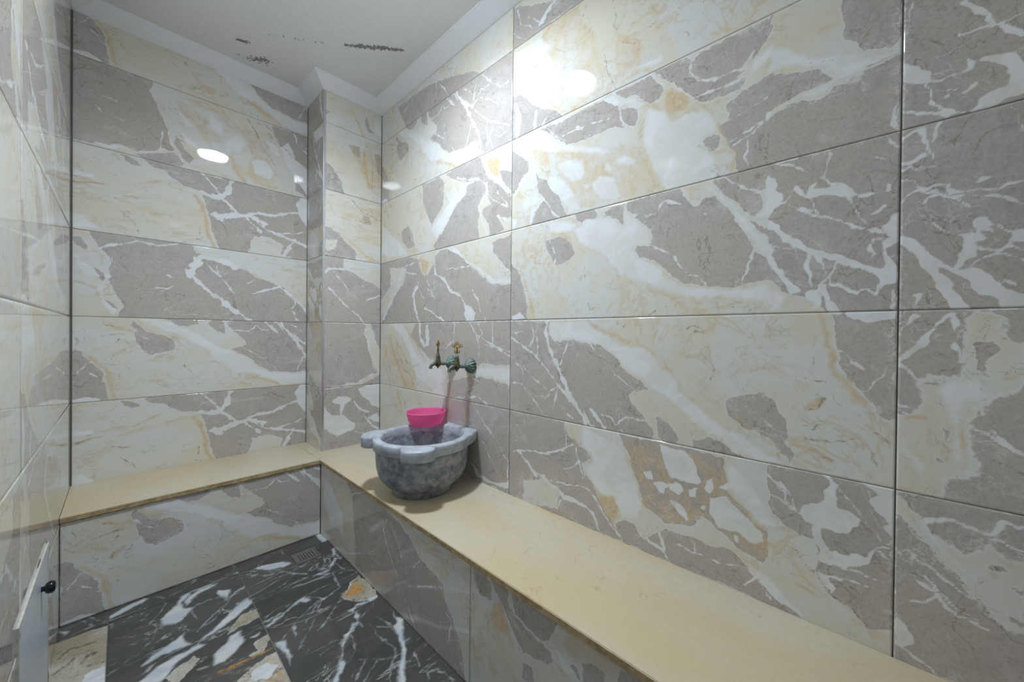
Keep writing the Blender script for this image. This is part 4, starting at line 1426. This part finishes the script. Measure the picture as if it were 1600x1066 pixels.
f1 = tiled_mesh('tiled_front', [('A', 1, 0, BX-LX-0.001, 0.001, BTOP-ST-0.001, 0, -0.004)], ((LX, BFY, 0), (1, 0, 0), (0, 0, 1), (0, -1, 0)), [((LX+0.001, BFY+e, 0.0), (BX-OV-0.001, BY-0.001, BTOP-ST-0.001))])
keep(f1, b1)
YB = 0.9204
f2 = tiled_mesh('tiled_front', [('N1', 0, 0, BFY-YB, 0.001, BTOP-ST-0.001, 0, 0), ('N2', 0, BFY-YB, BFY-YB+TW, 0.001, BTOP-ST-0.001, BFY-YB, 0)],
    ((BX, BFY, 0), (0, -1, 0), (0, 0, 1), (-1, 0, 0)), [((BX+e, FY+0.001, 0.0), (RX-0.001, BFY-0.001, BTOP-ST-0.001)), ((BX+e, BFY+e, 0.0), (PX-0.001, BY-0.001, BTOP-ST-0.001))])
keep(f2, b2)
def bead(a, b, parent):
    bm = bmesh.new(); a = Vector(a); b = Vector(b); n = 90
    add_tube(bm, [a.lerp(b, i/n)+Vector((0, 0, -0.001*random.random())) for i in range(n+1)], [0.0022+0.0026*random.random()**2 for _ in range(n+1)], 6)
    keep(from_bm('adhesive_bead', bm, M_BEAD), parent)
bead((LX+0.006, BFY-0.001, BTOP-ST-0.001), (BX-OV, BFY-0.001, BTOP-ST-0.001), b1)
bead((BX-0.001, BFY-0.01, BTOP-ST-0.001), (BX-0.001, FY+0.01, BTOP-ST-0.001), b2)

# ------------------------------------------------------------------ marble basin
SC = Vector((0.935, 1.500, BTOP)); SH = 0.251
basin = tag(empty('wash_basin', SC), 'round blue-grey marble basin with ear-shaped handles, standing on the bench under the taps', 'basin')
bm = bmesh.new()
prof = [(0, 0.0005), (0.128, 0.0005), (0.134, 0.004), (0.134, 0.016), (0.137, 0.026), (0.150, 0.036), (0.168, 0.050), (0.184, 0.070), (0.195, 0.094), (0.201, 0.120), (0.204, 0.150), (0.205, 0.180), (0.206, SH-0.050),
        (0.190, SH-0.030), (0.181, SH-0.020), (0.179, SH-0.05), (0.172, SH-0.09), (0.155, SH-0.13), (0.125, SH-0.165), (0.08, SH-0.188), (0.03, SH-0.196), (0, SH-0.197)]
add_lathe(bm, prof, 96)
bowl = from_bm('basin_body', bm, M_MARBLE, basin, True)
# the rim slab: circle with two ears, squared off against the wall
def rim_outline(n=360):
    out = []
    for i in range(n):
        a = 360.0*i/n
        r = 0.218
        for c in (135, 233):
            d = abs((a-c+180) % 360-180)
            x = d/17.5
            if x < 1: r = max(r, 0.218+0.056*(1-x**3.2)**0.5)
        ar = R(a); x, y = r*math.cos(ar), r*math.sin(ar)
        # shoulders running out to the wall
        for sg in (1, -1):
            aa = (a if a < 180 else a-360)*sg
            if -5 < aa < 75:
                # line from the tangent point at 70 deg to the wall corner
                p0 = Vector((0.218*math.cos(R(72)), 0.218*math.sin(R(72)))); p1 = Vector((0.2235, 0.118))
                dirv = Vector((math.cos(R(aa)), math.sin(R(aa)))); dd = p1-p0
                den = dirv.x*dd.y-dirv.y*dd.x
                if abs(den) > 1e-9:
                    tt = (p0.x*dd.y-p0.y*dd.x)/den
                    ss_ = (p0.x*dirv.y-p0.y*dirv.x)/den
                    if tt > 0 and 0 <= ss_ <= 1 and tt > r:
                        r2 = tt*(1+0.035*math.sin(math.pi*ss_)); x, y = r2*dirv.x, r2*dirv.y*sg
        if x > 0.2225 or (abs(y) < 0.118 and x > 0.15):
            k = 0.2225/max(x, 1e-6)
            x, y = 0.2225, y*k
        out.append((x, y))
    return out
bm = bmesh.new()
oc = rim_outline(); n = len(oc)
def ring(f, z): return [bm.verts.new((f(i)[0], f(i)[1], z)) for i in range(n)]
shr = lambda p, d: (p[0]*(1-d/max(0.01, math.hypot(*p))), p[1]*(1-d/max(0.01, math.hypot(*p))))
circ = lambda r: (lambda i: (r*math.cos(2*math.pi*i/n), r*math.sin(2*math.pi*i/n)))
rr = [ring(circ(0.200), SH-0.046), ring(lambda i: shr(oc[i], 0.006), SH-0.048), ring(lambda i: shr(oc[i], 0.001), SH-0.044), ring(lambda i: oc[i], SH-0.008), ring(lambda i: shr(oc[i], 0.002), SH-0.002), ring(lambda i: shr(oc[i], 0.007), SH),
      ring(circ(0.194), SH), ring(circ(0.187), SH-0.001), ring(circ(0.182), SH-0.007), ring(circ(0.180), SH-0.03), ring(circ(0.1795), SH-0.052)]
for a, b in zip(rr[:-1], rr[1:]):
    for i in range(n):
        bm.faces.new((a[i], a[(i+1) % n], b[(i+1) % n], b[i]))
from_bm('rim', bm, M_RIM, basin, True)
# the shallow groove line separating ears from rim
bm = bmesh.new()
add_torus(bm, (0, 0, SH-0.0012), Vector((1, 0, 0)), Vector((0, 1, 0)), 0.190, 0.0022, 96, 8, 0.7)
from_bm('inner_lip', bm, M_RIM, basin, True)

# ------------------------------------------------------------------ pink bowl
pb = tag(empty('plastic_bowl', (1.047, 1.655, 0.6712)), 'bright pink plastic bowl standing on the back rim of the marble basin', 'bowl')
bm = bmesh.new()
prof = [(0, 0.0), (0.074, 0.0), (0.080, 0.003), (0.088, 0.02), (0.094, 0.045), (0.096, 0.057), (0.0975, 0.060), (0.0985, 0.0625), (0.098, 0.065), (0.096, 0.066), (0.0935, 0.065), (0.092, 0.058), (0.090, 0.045), (0.084, 0.021), (0.076, 0.006), (0.070, 0.003), (0, 0.003)]
add_lathe(bm, prof, 72)
from_bm('bowl_shell', bm, M_PINK, pb, True)

# ------------------------------------------------------------------ taps
def make_tap(y, z, turn, label):
    t = tag(empty('wall_tap', (RX, y, z)), label, 'tap', 'bronze taps above the marble basin')
    t.scale = (1.13, 1.13, 1.13)
    bm = bmesh.new()
    # fluted shell rose against the wall
    nfl = 14; n_ = nfl*6; rings = []
    for (r, x) in ((0.031, 0.0), (0.032, -0.004), (0.030, -0.012), (0.024, -0.021), (0.016, -0.029), (0.010, -0.034), (0.008, -0.037)):
        ring_ = []
        for i in range(n_):
            a = 2*math.pi*i/n_
            k = 1+0.07*math.cos(nfl*a)*(r/0.03)
            ring_.append(bm.verts.new((x, r*k*math.cos(a), r*k*math.sin(a))))
        rings.append(ring_)
    for a, b in zip(rings[:-1], rings[1:]):
        for i in range(n_): bm.faces.new((a[i], a[(i+1) % n_], b[(i+1) % n_], b[i]))
    bm.faces.new(rings[0]); bm.faces.new(rings[-1][::-1])
    from_bm('wall_rose', bm, M_VERD, t, True)
    bm = bmesh.new()
    add_tube(bm, [(-0.030, 0, 0), (-0.042, 0, 0.0), (-0.052, 0, 0.0), (-0.062, 0, 0.001), (-0.074, 0, 0.0)], [0.0085, 0.0075, 0.009, 0.0075, 0.0085], 16)
    from_bm('supply_pipe', bm, M_VERD, t, True)
    bx = -0.080
    bm = bmesh.new()
    m = Matrix.Translation((bx, 0, 0))
    add_lathe(bm, [(0, -0.020), (0.003, -0.020), (0.0035, -0.015), (0.006, -0.013), (0.009, -0.011), (0.0115, -0.006), (0.0125, 0.001), (0.0125, 0.008), (0.0115, 0.014), (0.0118, 0.016), (0.0105, 0.019),
                   (0.0098, 0.027), (0.0102, 0.029), (0.0088, 0.033), (0.0078, 0.042), (0.0082, 0.044), (0.0062, 0.046), (0.0045, 0.047), (0.0045, 0.056), (0, 0.057)], 24, m)
    from_bm('tap_body', bm, M_BRONZE, t, True)
    bm = bmesh.new()
    add_tube(bm, [(bx-0.004, 0, 0.002), (bx-0.014, 0, 0.003), (bx-0.024, 0, 0.001), (bx-0.032, 0, -0.004), (bx-0.037, 0, -0.011), (bx-0.039, 0, -0.018)], [0.0085, 0.0085, 0.008, 0.0075, 0.007, 0.0075], 16)
    add_tube(bm, [(bx-0.0385, 0, -0.016), (bx-0.0393, 0, -0.020)], 0.0085, 16)
    from_bm('spout', bm, M_BRONZE, t, True)
    # pierced flower handle
    au = Vector((math.cos(turn), math.sin(turn), 0)); av = Vector((0, 0, 1))
    bm = bmesh.new(); z0 = 0.056
    c0 = Vector((bx, 0, z0))
    P = lambda a, b: c0+au*a+av*b
    for (a, b, r) in ((0, 0.0445, 0.0048), (-0.0085, 0.0365, 0.0046), (0.0085, 0.0365, 0.0046), (-0.0165, 0.0315, 0.0046), (0.0165, 0.0315, 0.0046), (-0.0070, 0.0265, 0.0046), (0.0070, 0.0265, 0.0046),
                      (-0.0062, 0.0085, 0.0044), (0.0062, 0.0085, 0.0044)):
        add_torus(bm, P(a, b), au, av, r, 0.0019, 18, 8)
    add_tube(bm, [P(0, -0.002), P(0, 0.012), P(0, 0.020), P(0, 0.034)], [0.004, 0.0026, 0.0036, 0.0028], 10)
    add_tube(bm, [P(-0.0125, 0.004), P(0.0125, 0.004)], 0.0021, 8)
    from_bm('handle', bm, M_BRASS, t, True)
    return t
make_tap(1.430, 0.976, R(-52), 'right-hand bronze wall tap, its pierced brass flower handle facing forward')
make_tap(1.587, 0.981, R(40), 'left-hand bronze wall tap, its pierced brass handle seen edge-on')

# ------------------------------------------------------------------ floor drain
dr = tag(empty('floor_drain', (0.626, 2.072, 0)), 'small square steel floor drain with a perforated grate near the bench corner', 'drain')
bm = bmesh.new(); q = 0.052
for a, b in (((-q, -q, 0), (q, -q+0.006, 0.004)), ((-q, q-0.006, 0), (q, q, 0.004)), ((-q, -q+0.006, 0), (-q+0.006, q-0.006, 0.004)), ((q-0.006, -q+0.006, 0), (q, q-0.006, 0.004))): add_box(bm, a, b)
from_bm('drain_frame', bm, M_STEEL, dr)
bm = bmesh.new()
q2 = q-0.0075; nx, ny = 6, 6
def cuts(n_, lo, hi, edge, frac):
    span = (hi-lo-2*edge)/n_; c = [lo]
    for i in range(n_):
        s = lo+edge+span*i; c += [s+span*(1-frac)/2, s+span*(1+frac)/2]
    return c+[hi]
cx_ = cuts(nx, -q2, q2, 0.008, 0.5); cy2 = cuts(ny, -q2, q2, 0.008, 0.55)
for i in range(len(cx_)-1):
    for j in range(len(cy2)-1):
        if i % 2 == 1 and j % 2 == 1: continue
        add_box(bm, (cx_[i], cy2[j], 0.0022), (cx_[i+1], cy2[j+1], 0.0034))
bmesh.ops.remove_doubles(bm, verts=bm.verts, dist=1e-5)
from_bm('grate', bm, M_STEEL, dr)
bm = bmesh.new(); add_box(bm, (-q2, -q2, 0.0001), (q2, q2, 0.0008))
from_bm('drain_shade_plate', bm, M_BLACK, dr)  # thin black plate on the solid floor, painting the dark below the grate

# ------------------------------------------------------------------ access panel on the left wall
ap = tag(empty('access_panel', (LX, 1.655, 0.0)), 'white access panel with a black knob low on the left wall', 'panel')
y0, y1, zt_ = -0.255, 0.250, 0.460
bm = bmesh.new()
add_box(bm, (0, y0, 0.005), (0.0045, y0+0.009, zt_)); add_box(bm, (0, y1-0.008, 0.005), (0.0038, y1, zt_)); add_box(bm, (0, y0+0.009, zt_-0.009), (0.0045, y1-0.008, zt_))
from_bm('panel_frame', bm, plain('stained_white_frame', srgb(204,202,192), 0.5, 0, 60, 0.12), ap)
bm = bmesh.new()
add_box(bm, (0, y0+0.011, 0.008), (0.0025, y1-0.010, zt_-0.011), bev=0.0006)
from_bm('panel_door', bm, M_WHITEP, ap)
bm = bmesh.new()
m = Matrix.Translation((0.0024, 0.102, 0.378)) @ Matrix.Rotation(R(90), 4, 'Y')
add_lathe(bm, [(0, 0), (0.007, 0), (0.007, 0.006), (0.014, 0.009), (0.017, 0.014), (0.0175, 0.020), (0.014, 0.025), (0.006, 0.027), (0, 0.0272)], 32, m)
from_bm('knob', bm, M_KNOB, ap, True)
M_RUST = plain('rust_stain', srgb(104,72,44), 0.9, 0, 150, 0.5)
for (yy, zz, ly, lz) in ((-0.247, 0.450, 0.022, 0.004), (-0.243, 0.435, 0.004, 0.022), (0.243, 0.30, 0.003, 0.010), (0.243, 0.27, 0.003, 0.007), (0.242, 0.03, 0.006, 0.045), (0.05, 0.4635, 0.07, 0.006), (0.236, 0.462, 0.012, 0.006)):
    bm = bmesh.new()
    bmesh.ops.create_icosphere(bm, subdivisions=2, radius=1.0, matrix=Matrix.Translation((0.0004 if zz > 0.461 else 0.0032, yy+ly/2, zz)) @ Matrix.Diagonal((0.0008 if zz > 0.461 else 0.0016, ly/2, lz/2, 1)))
    from_bm('rust_spot', bm, M_RUST, ap, True)

# ------------------------------------------------------------------ ceiling lamp
lp = tag(empty('ceiling_lamp', (0.510, 1.255, CEIL)), 'round white surface-mounted ceiling lamp, lit, in the middle of the ceiling', 'lamp')
bm = bmesh.new()
add_lathe(bm, [(0, -0.0001), (0.098, -0.0001), (0.100, -0.003), (0.100, -0.010), (0.097, -0.012), (0, -0.012)], 64)
from_bm('lamp_housing', bm, M_COVE, lp, True)
bm = bmesh.new()
add_lathe(bm, [(0, -0.013), (0.093, -0.013), (0.0925, -0.015), (0.089, -0.019), (0.080, -0.023), (0.062, -0.027), (0.035, -0.029), (0, -0.030)], 64)
from_bm('diffuser', bm, M_LAMP, lp, True)
ld = bpy.data.lights.new('lamp_light', 'AREA')
ld.shape = 'DISK'; ld.size = 0.17; ld.energy = LAMP_POWER; ld.color = LAMP_COLOR[:3]; ld.spread = R(150)
lo = bpy.data.objects.new('lamp_light', ld); C.objects.link(lo)
lo.parent = lp; lo.location = (0, 0, -0.032)
